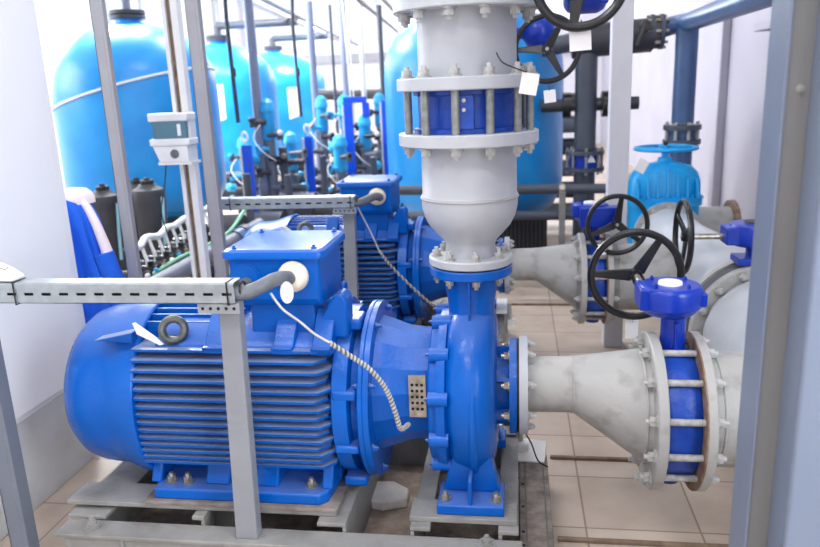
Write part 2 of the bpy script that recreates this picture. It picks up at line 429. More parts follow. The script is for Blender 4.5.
    for cx_, cy_, a0 in ((x1-r_,y1-r_,0),(x0+r_,y1-r_,90),(x0+r_,y0+r_,180),(x1-r_,y0+r_,270)):
        for k in range(5):
            a = math.radians(a0+k*22.5); P.append((cx_+r_*math.cos(a), cy_+r_*math.sin(a)))
    ld = MB(); mx_, my_ = (x0+x1)/2, (y0+y1)/2; R_ = []
    for z, sx_, sy_ in ((1.030,1,1),(1.044,1,1),(1.050,.985,.985),(1.056,.93,.93)):
        i = len(ld.v); ld.v += [Vector((mx_+(q[0]-mx_)*sx_, my_+(q[1]-my_)*sy_, z)) for q in P]; R_.append(list(range(i,i+len(P))))
    for a_, b_ in zip(R_,R_[1:]): ld.bridge(a_,b_)
    ld.f.append(tuple(R_[0])[::-1]); ld.f.append(tuple(R_[-1]))
    lo = ld.build('box_lid', BLUE, tb, angle=30)
    for x in (x0+.035,x1-.035):
        for y in (y0+.03,y1-.03): bolt(lo,(x,y,1.0515),'z',.009,BLUE_DUSTY,h=.006,wash=False,name='lid_screw')
    MB().lathe((-.79,1.98,.965),'-y',[(0,.05),(.005,.05),(.005,.043),(.010,.043),(.010,.0)],24).build('blank_boss', BLUE, tb)
    MB().lathe((-.785,1.975,.955),'-y',[(0,.021),(.035,.019),(.035,.012),(.05,.012),(.05,0)],16).build('plug_fitting', CONDUIT, tb, label='dark grey blank fitting')
    MB().lathe((-.640,1.982,.978),'-y',[(0,.042),(.012,.046),(.03,.044),(.045,.036),(.052,.024),(.052,0)],24).build('cable_gland', GLAND, tb, label='cable gland smeared with yellowed white sealant')
    # lifting eye
    b = MB().torus((-1.04,1.985,.805),Vector((.45,-1,.35)),.033,.0125,28,10); b.cyl((-1.055,1.99,.755),(-1.045,1.988,.775),.02,n=14)
    b.build('lifting_eye', EYES, t, label='dull steel lifting eye')
    MB().hexa([(-1.145,1.955,.80),(-1.075,1.955,.765),(-1.065,1.965,.765),(-1.14,1.965,.80),(-1.155,1.955,.835),(-1.10,1.955,.785),(-1.09,1.965,.79),(-1.15,1.965,.835)]).build('cable_stub', TAGW, t, label='pale strip stuck beside the eye', angle=0)
    MB().torus((-.55+.01,2.16,.885),'x',.02,.008,20,8).build('lifting_eye', BLUE, t)
    bolt_circle(t,(-.466,2.2,.54),'x',.262,8,.009,BLUE_DUSTY,flip=True,ph=.39)
    return t
m1 = motor('large blue finned electric motor in the foreground on the nearest frame')

# ------------------------------------------------------------------ pump
def pump(label):
    t = thing('centrifugal_pump', label, 'pump', (-.14,2.2,.25), 'blue centrifugal pumps')
    A = Vector((0,2.2,.54))
    ln = MB().lathe(A+Vector((0,0,.018)),'x',[(-.448,.1),(-.448,.222),(-.43,.22),(-.395,.208),(-.34,.188),(-.235,.176),(-.235,.1)],16,ph=.2).build('lantern', BLUE, t, angle=20)
    MB().annulus(A,'x',.17,.286,-.4485,-.432,64).build('lantern_flange', BLUE, t)
    bolt_circle(ln,(-.432,2.2,.54),'x',.262,8,.009,BLUE_DUSTY,ph=.39)
    gp = MB().box(-.322,-.270,2.004,2.010,.525,.66).build('guard_plate', STEEL, t, angle=0, label='perforated bare metal guard plate')
    hh = MB()
    for i in range(3):
        for j in range(5): hh.cyl((-.311+i*.0145,2.0038,.552+j*.0195),(-.311+i*.0145,2.0025,.552+j*.0195),.0048,n=12)
    hh.build('perforation', HOLE, gp)
    # casing cover with lobes
    c = MB(); c.lathe(A,'x',[(-.262,.1),(-.262,.236),(-.257,.242),(-.238,.244),(-.236,.258),(-.21,.262),(-.19,.2)],64)
    for k in range(12):
        a = 2*PI*(k+.5)/12; p = A + Vector((0,math.sin(a)*.252,math.cos(a)*.252))
        c.cyl(p+Vector((-.258,0,0)),p+Vector((-.20,0,0)),.022,n=20)
    cc = c.build('casing_cover', BLUE, t)
    for k in range(12):
        a = 2*PI*(k+.5)/12; p = A + Vector((-.258,math.sin(a)*.255,math.cos(a)*.255)); bolt(cc,p,'-x',.006,BLUE_DUSTY)
    # volute: tapering ring whose outer radius grows, plus discharge neck
    v = MB(); d = Vector((1,0,0)); N = 72; rings = []
    for k in range(N):
        a = 2*PI*k/N; e = Vector((0,math.cos(a),math.sin(a)))
        Ro = .278 + .016*math.cos(a-1.2); cx = -.135
        prof = [(-.07,.05),(-.078,.14),(-.08,Ro-.06),(-.07,Ro-.025),(-.048,Ro-.006),(-.012,Ro+.004),(.022,Ro+.001),(.05,Ro-.016),(.068,Ro-.045),(.076,Ro-.09),(.074,.13),(.068,.05)]
        i = len(v.v)
        for x, r in prof: v.v.append(A + Vector((cx+x,0,0)) + e*r)
        rings.append(list(range(i,i+len(prof))))
    for k in range(N):
        a, b = rings[k], rings[(k+1)%N]
        for q in range(len(a)-1): v.f.append((a[q],b[q],b[q+1],a[q+1]))
    v.f.append(tuple(r[0] for r in rings)); v.f.append(tuple(r[-1] for r in rings))
    v.torus(A+Vector((-.128,0,0)),'x',.268,.014,64,8)
    # neck
    pr = []
    for z, rx, ry in ((.66,.066,.10),(.74,.072,.12),(.80,.072,.10),(.85,.075,.085),(.90,.084,.085),(.932,.094,.094)):
        i = len(v.v)
        for k in range(32):
            a = 2*PI*k/32; v.v.append(Vector((-.14+rx*math.cos(a),2.2+ry*math.sin(a),z)))
        pr.append(list(range(i,i+32)))
    for a, b in zip(pr,pr[1:]): v.bridge(a,b)
    v.f.append(tuple(pr[0])[::-1]); v.f.append(tuple(pr[-1]))
    v.build('volute', BLUE, t, angle=50)
    MB().box(-.143,-.137,2.08,2.12,.80,.93).build('rib', BLUE, t, bevel=.002)
    of = MB().lathe((-.14,2.2,0),'z',[(.928,.07),(.928,.124),(.932,.128),(.954,.128),(.957,.125),(.957,.07)],48).build('outlet_flange', BLUE, t)
    bolt_circle(of,(-.14,2.2,.928),'z',.106,8,.013,STEEL,flip=True,ph=.2)
    # suction nozzle
    MB().lathe((0,2.2,.55),'x',[(-.07,.1),(-.03,.095),(-.02,.1)],40).build('suction_nozzle', BLUE, t)
    sf = MB().annulus((0,2.2,.55),'x',.09,.153,-.022,.0).build('suction_flange', BLUE, t)
    for k in range(6):
        a = 2*PI*(k+.5)/6; e = Vector((0,math.cos(a),math.sin(a))); c0 = Vector((0,2.2,.55))
        MB().beam(c0+e*.11+Vector((-.075,0,0)), c0+e*.11+Vector((-.022,0,0)), .01,.05, up=e).build('gusset', BLUE, t)
    bolt_circle(sf,(-.022,2.2,.55),'x',.13,8,.012,STEEL,flip=True,ph=.39)
    # foot
    f = MB(); f.box(-.238,-.038,2.34,2.45,.2505,.282); f.prism([(-.225,.282),(-.05,.282),(-.085,.42),(-.19,.42)],2.34,2.38)
    f.build('foot', BLUE, t, bevel=.004)
    f = MB(); f.box(-.238,-.038,1.915,2.06,.2505,.282); f.box(-.144,-.132,1.92,2.06,.2815,.36)
    f.prism([(-.225,.282),(-.05,.282),(-.085,.42),(-.19,.42)],2.0,2.06)
    fo = f.build('foot', BLUE, t, bevel=.004)
    for x in (-.215,-.062): bolt(fo,(x,1.955,.282),'z',.0135,STEEL,h=.014)
    return t
p1 = pump('blue centrifugal pump of the foreground motor, below the white vertical pipe')

# ------------------------------------------------------------------ gasket + riser
def gear_operator(t, c, stem, w, h, d, wheel_dir, hub, R, rot, up='z', ringm=BLACK):
    """gearbox with a rounded back, cap, shaft and three-spoke hand wheel"""
    pass
def handwheel(t, hub, ax, R, ph, nsp=3, m=BLACK, rr=.0125, dish=.02):
    d = axis(ax); u, v = basis(d); hub = Vector(hub)
    w = MB().torus(hub+d*dish, d, R, rr, 56, 10).build('handwheel', m, t)
    for k in range(nsp):
        a = ph + 2*PI*k/nsp; e = u*math.cos(a)+v*math.sin(a)
        s = MB(); P = [hub+e*.015, hub+e*R*.4+d*dish*.3, hub+e*R*.75+d*dish*.8, hub+e*(R-.003)+d*dish]
        W = [.021,.017,.013,.011]; tw = e.cross(d)
        pr = None
        for p, ww in zip(P,W):
            i = len(s.v)
            for aa, bb in ((-1,-1),(1,-1),(1,1),(-1,1)): s.v.append(p+tw*(aa*ww)+d*(bb*.006))
            cur = list(range(i,i+4))
            if pr: s.bridge(pr,cur)
            else: s.f.append(tuple(cur)[::-1])
            pr = cur
        s.f.append(tuple(pr)); s.build('spoke', m, w, bevel=.003)
    MB().cyl(hub-d*.02,hub+d*.018,.02,n=20).build('hub', m, w)
    MB().cyl(hub+d*.018,hub+d*.022,.008,n=12).build('hub_pin', STEEL, w)
    return w
def riser(label_lo, label_cv, label_up, label_bf, dx=0, dy=0):
    cx, cy = -.14+dx, 2.2+dy
    # lower bowl reducer
    t = thing('bowl_reducer', label_lo, 'pipe reducer', (cx,cy,.960), 'white bowl reducers')
    fl = MB().lathe((cx,cy,0),'z',[(.962,.07),(.962,.126),(.965,.129),(.984,.129),(.988,.125),(.988,.07)],56).build('flange', CREAM, t)
    bolt_circle(fl,(cx,cy,.988),'z',.106,8,.013,PSTEEL,ph=.2)
    MB().lathe((cx,cy,0),'z',[(.975,.07),(.988,.082),(1.0,.078),(1.022,.076),(1.036,.082),(1.055,.10),(1.08,.122),(1.11,.138),(1.14,.145),(1.175,.1465),(1.18,.143),(1.33,.142),(1.33,.1)],72).build('bowl', CREAM, t)
    MB().torus((cx,cy,1.168),'z',.146,.0035,72,8).build('weld_bead', CREAM_W, t)
    f2 = MB().lathe((cx,cy,0),'z',[(1.327,.1),(1.327,.204),(1.330,.207),(1.360,.207),(1.363,.204),(1.363,.1)],72).build('flange', CREAM, t)
    bolt_circle(f2,(cx,cy,1.327),'z',.182,12,.0155,PSTEEL,flip=True,ph=.40,name='nut')
    # check valve wafer
    t = thing('wafer_check_valve', label_cv, 'check valve', (cx,cy,1.364), 'blue wafer valves in the risers')
    MB().lathe((cx,cy,0),'z',[(1.364,.14),(1.364,.160),(1.376,.160),(1.378,.146),(1.468,.146),(1.470,.160),(1.482,.160),(1.482,.14)],64).build('valve_body', DBLUE, t)
    MB().box(cx-.028,cx+.028,cy-.166,cy-.14,1.376,1.47).build('boss', DBLUE, t, bevel=.003)
    for z in (1.43,1.455): MB().cyl((cx,cy-.170,z),(cx,cy-.166,z),.0055,n=12).build('plug', STEEL, t)
    stud_circle(t,(cx,cy,0),'z',.182,12,.0115,1.363,1.483,STUDG,ph=.40)
    # upper spool
    t = thing('pipe_spool', label_up, 'pipe', (cx,cy,1.484), 'white pipe spools in the risers')
    f1 = MB().lathe((cx,cy,0),'z',[(1.483,.1),(1.483,.204),(1.486,.207),(1.516,.207),(1.519,.204),(1.519,.1)],72).build('flange', CREAM, t)
    bolt_circle(f1,(cx,cy,1.519),'z',.182,12,.0155,PSTEEL,ph=.40,name='nut')
    MB().cyl((cx,cy,1.51),(cx,cy,1.72),.143,n=72).build('pipe', CREAM, t)
    f2 = MB().lathe((cx,cy,0),'z',[(1.697,.1),(1.697,.206),(1.70,.209),(1.732,.209),(1.735,.206),(1.735,.1)],72).build('flange', CREAM, t)
    bolt_circle(f2,(cx,cy,1.697),'z',.184,12,.0155,PSTEEL,flip=True,ph=.34,name='nut')
    # butterfly valve on top, gearbox to the right
    t = thing('butterfly_valve', label_bf, 'valve', (cx,cy,1.736), 'geared butterfly valves')
    MB().lathe((cx,cy,0),'z',[(1.737,.155),(1.737,.18),(1.85,.18),(1.85,.155)],56).build('valve_body', VBLUE, t)
    return t
def gearbox(t, c, stem_dir, w, h, name_parts=True):
    pass
rv1 = riser('white bowl-shaped reducer bolted on top of the foreground pump',
      'dark blue wafer check valve clamped between white flanges, foreground riser',
      'short white pipe spool of the foreground riser, at the top of the photo',
      'blue butterfly valve above the foreground riser, black wheel cut off by the top edge')
N1 = set(bpy.data.objects)
rv2 = riser('white bowl reducer on the rear pump, mostly behind the foreground riser',
      'blue wafer check valve of the rear riser, hidden behind the foreground riser',
      'white pipe spool of the rear riser, behind the foreground riser',
      'blue butterfly valve of the rear riser with three-spoke black wheel and round blue bonnet',-.07,1.7)
def side_gear(t, gx, gy, gz, wheel_hub, R, ph, cx):
    MB().cyl((cx+.17,gy,gz),(gx-.03,gy,gz),.03,n=20).build('neck', VBLUE, t)
    b = MB().lathe((gx,gy,gz),'x',[(-.06,0),(-.06,.07),(-.05,.085),(-.02,.09),(.03,.09),(.05,.08),(.06,.05),(.06,0)],36)
    b.box(gx-.055,gx+.055,gy-.06,gy+.05,gz-.07,gz+.05) if R<.12 else b.sphere((gx,gy-.03,gz),.085)
    b.build('gearbox', VBLUE, t, bevel=.006)
    MB().cyl((wheel_hub[0],gy-.02,wheel_hub[2]),wheel_hub,.011,n=14).build('shaft', STEEL, t)
    handwheel(t, wheel_hub, '-y', R, ph)
for o in set(bpy.data.objects)-N1:
    if o.parent is None: o.location.z -= .026
side_gear(rv1, .195,2.2,1.765,(.165,2.05,1.742),.112,PI/2+.9,-.14)
side_gear(rv2, .115,3.9,1.735,(.145,3.60,1.640),.146,PI,-.21)
# risers continue up to the ceiling
for dx, dy, lb in ((0,0,'white riser pipe above the foreground butterfly valve, up to the ceiling'),(-.07,1.7,'white riser pipe above the rear butterfly valve')):
    t = thing('riser_pipe', lb, 'pipe', (-.14+dx,2.2+dy,1.85), 'white riser pipes to the ceiling')
    MB().lathe((-.14+dx,2.2+dy,0),'z',[(1.851,.1),(1.851,.217),(1.887,.217),(1.887,.1)],56).build('flange', CREAM, t)
    MB().cyl((-.14+dx,2.2+dy,1.88),(-.14+dx,2.2+dy,4.2),.158,n=48).build('pipe', CREAM, t)

# ------------------------------------------------------------------ suction lines
def suction_line(dx, dy, lab_r, lab_v, lab_p, wheel_front, xend):
    cy = 2.2+dy
    t = thing('eccentric_reducer', lab_r, 'pipe reducer', (.01+dx,cy,.45), 'white eccentric reducers')
    MB().annulus((0,cy,.55),'x',.09,.010,.0+dx,.0+dx+.0001) if False else None
    f = MB().annulus((dx,cy,.553),'x',.08,.157,.008,.034).build('flange', CREAM, t)
    bolt_circle(f,(dx+.034,cy,.553),'x',.131,8,.012,PSTEEL,ph=.39,name='nut')
    MB().cyl((dx-.0005,cy,.552),(dx+.0085,cy,.552),.150,n=40).build('gasket', RUBBER, t)
    # pipe + eccentric cone with a flat top
    b = MB(); N = 64; rows = []
    for x, z, r in ((.02,.556,.088),(.165,.558,.089),(.172,.558,.0905),(.18,.557,.0905),(.37,.499,.170),(.385,.492,.176),(.41,.487,.178)):
        i = len(b.v)
        for k in range(N):
            a = 2*PI*k/N; b.v.append(Vector((x+dx,cy+r*math.cos(a),z+r*math.sin(a))))
        rows.append(list(range(i,i+N)))
    for a, c in zip(rows,rows[1:]): b.bridge(a,c)
    b.f.append(tuple(rows[0])[::-1]); b.f.append(tuple(rows[-1]))
    b.build('reducer_body', CREAM_W, t)
    MB().torus((dx+.172,cy,.558),'x',.0885,.0035,48,8).build('weld_bead', CREAM_W, t)
    MB().torus((dx+.383,cy,.492),'x',.176,.004,48,8).build('weld_bead', CREAM_W, t)
    f = MB().lathe((dx,cy,.479),'x',[(.400,.1),(.400,.242),(.404,.246),(.428,.246),(.431,.243),(.431,.1)],72).build('flange', CREAM_W, t)
    bolt_circle(f,(dx+.400,cy,.479),'x',.216,12,.0155,PSTEEL,flip=True,ph=.26,name='nut')
    # butterfly valve
    t = thing('butterfly_valve', lab_v, 'valve', (.48+dx,cy,.27), 'geared butterfly valves')
    c = Vector((dx,cy,.479))
    MB().lathe(c,'x',[(.433,.17),(.433,.198),(.445,.205),(.52,.205),(.531,.198),(.531,.17)],64).build('valve_body', DBLUE, t)
    stud_circle(t,c,'x',.216,12,.0105,.431,.533,PSTEEL,ph=.26)
    MB().cyl((dx+.482,cy,.235),(dx+.482,cy,.285),.035,n=20).build('bottom_boss', DBLUE, t)
    b = MB().cyl((dx+.475,cy,.665),(dx+.475,cy,.79),.037,n=24); b.box(dx+.47,dx+.48,cy-.055,cy+.055,.66,.78)
    b.build('neck', VBLUE, t, bevel=.003)
    gx, gz = dx+.460, .80
    b = MB().lathe((gx,cy,gz),'z',[(0,.0),(0,.07),(.012,.083),(.022,.088),(.024,.094),(.074,.096),(.084,.092),(.09,.085),(.09,0)],8 if False else 40)
    b.box(gx-.095,gx-.02,cy-.06,cy+.06,gz+.022,gz+.086); b.box(gx+.02,gx+.100,cy-.045,cy+.02,gz+.03,gz+.07)
    gb = b.build('gearbox', VBLUE, t, bevel=.005)
    MB().lathe((gx,cy,gz+.09),'z',[(0,0),(0,.036),(.008,.034),(.011,.02),(.011,0)],24).build('indicator_cap', TAGW, gb, label='pale position indicator cap')
    for a in (.7,2.3,3.9,5.4): bolt(gb,(gx+.068*math.cos(a),cy+.068*math.sin(a),gz+.09),'z',.006,VBLUE,wash=False,name='cap_screw')
    if wheel_front:
        hub = (dx+.575, cy-.17, .808); MB().cyl((hub[0],cy-.05,.828),hub,.011,n=12).build('shaft', STEEL, t)
        MB().box(dx+.40,dx+.61,cy-.10,cy-.01,gz-.025,gz+.08).build('worm_housing', VBLUE, gb, bevel=.006)
        handwheel(t, hub, '-y', .146, PI/2-.12)
    else:
        hub = (dx+.389, cy+.19, .868); MB().cyl((dx+.40,cy+.05,.845),hub,.011,n=12).build('shaft', STEEL, t)
        handwheel(t, hub, '-y', .143, PI/2-.55, dish=0)
    # downstream pipe with flange
    t = thing('suction_pipe', lab_p, 'pipe', (.56+dx,cy,.31), 'white suction branch pipes')
    f = MB().lathe(c,'x',[(.533,.1),(.533,.243),(.536,.246),(.560,.246),(.564,.242),(.564,.1)],72).build('flange', CREAM_W, t)
    bolt_circle(f,(dx+.564,cy,.479),'x',.216,12,.0155,PSTEEL,ph=.26,name='nut')
    MB().annulus(c,'x',.2,.2465,.5325,.537,64).build('rust_rim', RUST, f, label='rusty inner rim')
    MB().cyl((dx+.55,cy,.486),(xend,cy,.486),.178,n=64).build('pipe', CREAM_W, t)
    MB().torus((dx+.60,cy,.486),'x',.178,.0035,56,8).build('weld_bead', CREAM_W, t)
N0 = set(bpy.data.objects)
suction_line(0,0,'white eccentric reducer in the foreground, flat on top, stained near its flange',
   'blue geared butterfly valve on the foreground suction line, large black wheel behind its gearbox',
   'white pipe leaving the foreground butterfly valve to the right', False, .79)
N1 = set(bpy.data.objects)
row2 = []
suction_line(-.07,1.7,'white eccentric reducer feeding the rear pump, behind the foreground riser',
   'blue butterfly valve of the rear suction line, black wheel in front of the grey post',
   'white pipe to the right of the rear butterfly valve', True, .82)
for o in set(bpy.data.objects)-N1:
    if o.parent is None: o.location.z -= .028

# ------------------------------------------------------------------ header running away from the camera
HX, HZ = 1.05, .41
t = thing('header_pipe', 'large white header pipe nearest the right column, its round flange behind it', 'pipe', (HX,2.3,.15), 'white header pipes')
for y in (1.95,2.75): MB().box(HX-.13,HX+.13,y-.03,y+.03,0,HZ-.225).build('saddle', CREAM_W, t, angle=0, bevel=.004)
MB().lathe((HX,0,HZ),'y',[(1.75,0),(1.76,.12),(1.80,.2),(1.87,.25),(1.97,.278),(3.02,.278),(3.08,.262),(3.13,.25)],72).build('pipe', CREAM, t)
f = MB().lathe((HX,0,HZ),'y',[(3.12,.1),(3.12,.300),(3.125,.305),(3.155,.305),(3.16,.300),(3.16,.1)],80).build('flange', CREAM_W, t)
bolt_circle(f,(HX,3.12,HZ),'y',.277,16,.016,PSTEEL,flip=True,name='nut')
t = thing('butterfly_valve', 'blue geared butterfly valve beside the right column, wheel seen edge-on', 'valve', (HX,3.22,.15), 'geared butterfly valves')
MB().lathe((HX,0,HZ),'y',[(3.161,.2),(3.161,.285),(3.17,.298),(3.24,.298),(3.249,.285),(3.249,.2)],72).build('valve_body', DARKP, t)
stud_circle(t,(HX,0,HZ),'y',.277,16,.011,3.16,3.25,PSTEEL)
MB().cyl((HX-.03,3.205,.70),(HX-.03,3.205,.79),.045,n=24).build('neck', VBLUE, t)
b = MB().box(HX-.12,HX+.12,3.14,3.27,.705,.735); b.build('mounting_plate', VBLUE, t, bevel=.004)
b = MB().lathe((HX-.05,3.205,.785),'z',[(0,0),(0,.085),(.015,.1),(.08,.1),(.095,.09),(.095,0)],36); b.box(HX-.175,HX-.04,3.14,3.25,.795,.87)
gb = b.build('gearbox', VBLUE, t, bevel=.006)
MB().lathe((HX-.05,3.205,.88),'z',[(0,0),(0,.04),(.008,.038),(.008,0)],24).build('indicator_cap', DARKP, gb)
MB().cyl((HX-.325,3.205,.822),(HX-.15,3.205,.822),.013,n=14).build('shaft', STEEL, t)
handwheel(t,(HX-.325,3.205,.822),'-x',.152,.5,dish=.012)
t = thing('header_pipe', 'white conical header section between the edge-on valve and the cyan gate valve', 'pipe', (HX,4.2,.15), 'white header pipes')
f = MB().lathe((HX,0,HZ),'y',[(3.25,.1),(3.25,.305),(3.285,.305),(3.285,.1)],72).build('flange', CREAM_W, t)
for y in (3.7,4.6): MB().box(HX-.13,HX+.13,y-.03,y+.03,0,HZ-.225).build('saddle', CREAM_W, t, angle=0, bevel=.004)
MB().lathe((HX,0,HZ),'y',[(3.28,.248),(3.9,.248),(4.7,.20),(5.2,.20)],72).build('pipe', CREAM, t)
f = MB().lathe((HX,0,HZ),'y',[(5.16,.1),(5.16,.235),(5.2,.235),(5.2,.1)],72).build('flange', CREAM_W, t)
bolt_circle(f,(HX,5.16,HZ),'y',.212,12,.014,PSTEEL,flip=True,name='nut')
# cyan gate valve
t = thing('gate_valve', 'large cyan gate valve with a horizontal cyan handwheel, against the right wall', 'valve', (HX,5.4,.12))
MB().lathe((HX,0,HZ),'y',[(5.201,.1),(5.201,.235),(5.235,.235),(5.24,.20),(5.56,.20),(5.565,.235),(5.60,.235),(5.60,.1)],64).build('valve_body', CYAN, t)
bn = []
def oval(b, z, rx, ry, n=40, p=2.6):
    i = len(b.v)
    for k in range(n):
        a = 2*PI*k/n; c_, s_ = math.cos(a), math.sin(a)
        b.v.append(Vector((HX+rx*math.copysign(abs(c_)**(2/p),c_), 5.4+ry*math.copysign(abs(s_)**(2/p),s_), z)))
    return list(range(i,i+n))
def loftz(prof):
    b = MB(); rows = [oval(b,z,rx,ry) for z,rx,ry in prof]
    for a, c in zip(rows,rows[1:]): b.bridge(a,c)
    b.f.append(tuple(rows[0])[::-1]); b.f.append(tuple(rows[-1])); return b
loftz([(.30,.235,.13),(.53,.245,.14),(.595,.245,.14),(.60,.262,.165),(.632,.262,.165)]).build('body_neck', CYAN, t)
bo = loftz([(.634,.262,.165),(.664,.262,.165),(.668,.25,.14),(.77,.245,.135),(.83,.225,.12),(.875,.18,.10),(.895,.12,.085),(.905,.06,.06),(.915,.05,.05),(.935,.045,.045),(.93,.028,.028),(.985,.024,.024)]).build('bonnet', CYAN, t)
for k in range(7):
    x = HX - .2 + k*.4/6; 
    MB().prism([(5.235,.666),(5.29,.666),(5.31,.90-abs(x-HX)*.5),(5.265,.86-abs(x-HX)*.5)],x-.008,x+.008,'yz').build('rib', CYAN, bo, bevel=.003)
for k in range(8):
    x = HX-.23+k*.46/7; bolt(bo,(x,5.25,.664),'z',.01,CYAN,name='bonnet_bolt')
w = MB().torus((HX,5.4,1.0),'z',.205,.017,56,10,.8).build('handwheel', CYAN, t)
for k in range(5):
    a = .3+2*PI*k/5; MB().beam((HX,5.4,.993),(HX+.20*math.cos(a),5.4+.20*math.sin(a),1.0),.035,.014).build('spoke', CYAN, w, bevel=.004)
MB().cyl((HX,5.4,.97),(HX,5.4,1.02),.035,n=20).build('hub', CYAN, w)
MB().cyl((HX,5.4,1.02),(HX,5.4,1.045),.014,n=10).build('stem_nut', BLACK, w)
# further header and its branch
t = thing('header_pipe', 'white header section beyond the cyan gate valve, with a rusty-rimmed branch to the right', 'pipe', (HX,6.0,.1), 'white header pipes')
MB().lathe((HX,0,HZ),'y',[(5.601,.1),(5.601,.235),(5.64,.235),(5.64,.2),(7.2,.2)],48).build('pipe', CREAM_W, t)
MB().cyl((HX+.1,5.95,.29),(1.66,5.95,.29),.19,n=48).build('branch', CREAM_W, t)
MB().cyl((1.66,5.95,.29),(1.70,5.95,.29),.24,n=48).build('branch_flange', RUST, t, label='rusty brown flange')

# ------------------------------------------------------------------ posts
def hpost(name, label, cx, cy, w, d, z0, z1, m=POSTG, group='grey steel posts'):
    t = MB(); k = .006
    t.box(cx-w/2,cx+w/2,cy-d/2,cy+d/2,z0,z1)
    o = t.build(name, m, angle=0, bevel=.005, origin=(cx,cy,z0)); return tag(o,label,'post',group)
hpost('support_post','thick pale grey square post behind the rear suction valve, beside the cyan gate valve', .548,4.10,.105,.10,0,CZ,POSTW)
# channel posts on the left
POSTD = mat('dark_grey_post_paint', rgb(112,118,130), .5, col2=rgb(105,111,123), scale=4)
def cpost(label, cx, cy, w, z1=CZ, d=.05, m=POSTG):
    b = MB(); b.box(cx-w/2,cx+w/2*.55,cy-d/2,cy-d/2+.006,0,z1); b.box(cx+w/2*.5,cx+w/2,cy-d/2+.001,cy+d/2,0,z1); b.box(cx-w/2,cx-w/2+.006,cy-d/2,cy+d/2,0,z1)
    t = b.build('support_post', m, angle=0, bevel=.002, origin=(cx,cy,0))
    MB().box(cx-w/2-.03,cx+w/2+.03,cy-d/2-.03,cy+d/2+.03,0,.008).build('foot_plate', POSTG, t, angle=0)
    return tag(t,label,'post','grey steel posts')
cpost('grey steel post in front of the big left blue tank, nearest the white cabinet', -1.655,2.88,.054,d=.03)
cpost('grey steel post at the left end of the rear cable tray', -1.437,3.30,.062,d=.04)
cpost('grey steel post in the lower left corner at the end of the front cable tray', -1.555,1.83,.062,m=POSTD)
t = thing('instrument_post','white and brown double post carrying the small display unit', 'post', (-1.86,4.05,0), 'grey steel posts')
MB().box(-1.94,-1.915,4.02,4.08,0,CZ).build('profile', WPIPE, t, angle=0, bevel=.003)
MB().box(-1.915,-1.887,4.04,4.07,0,CZ).build('web', BROWN, t, angle=0, label='brown recessed web')
MB().box(-1.887,-1.845,4.02,4.08,0,CZ).build('profile', WPIPE, t, angle=0, bevel=.003)
# right foreground column: folded steel profile
t = thing('steel_column','wide blue-grey steel column in the right foreground, closest to the camera','column',(.5,1.3,0))
MB().prism([(.434,1.30),(.439,1.298),(.458,1.45),(.452,1.45)],0,CZ,'xy').build('flange', COLG, t, bevel=.002, seg=3)
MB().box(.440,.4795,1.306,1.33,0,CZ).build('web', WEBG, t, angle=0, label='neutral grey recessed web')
MB().prism([(.4775,1.232),(.482,1.228),(.85,1.228),(.85,1.40),(.4775,1.40)],0,CZ,'xy').build('flange', COLG, t, bevel=.004, seg=3)
bolt(t,(.462,1.306,1.47),'-y',.005,STEEL)

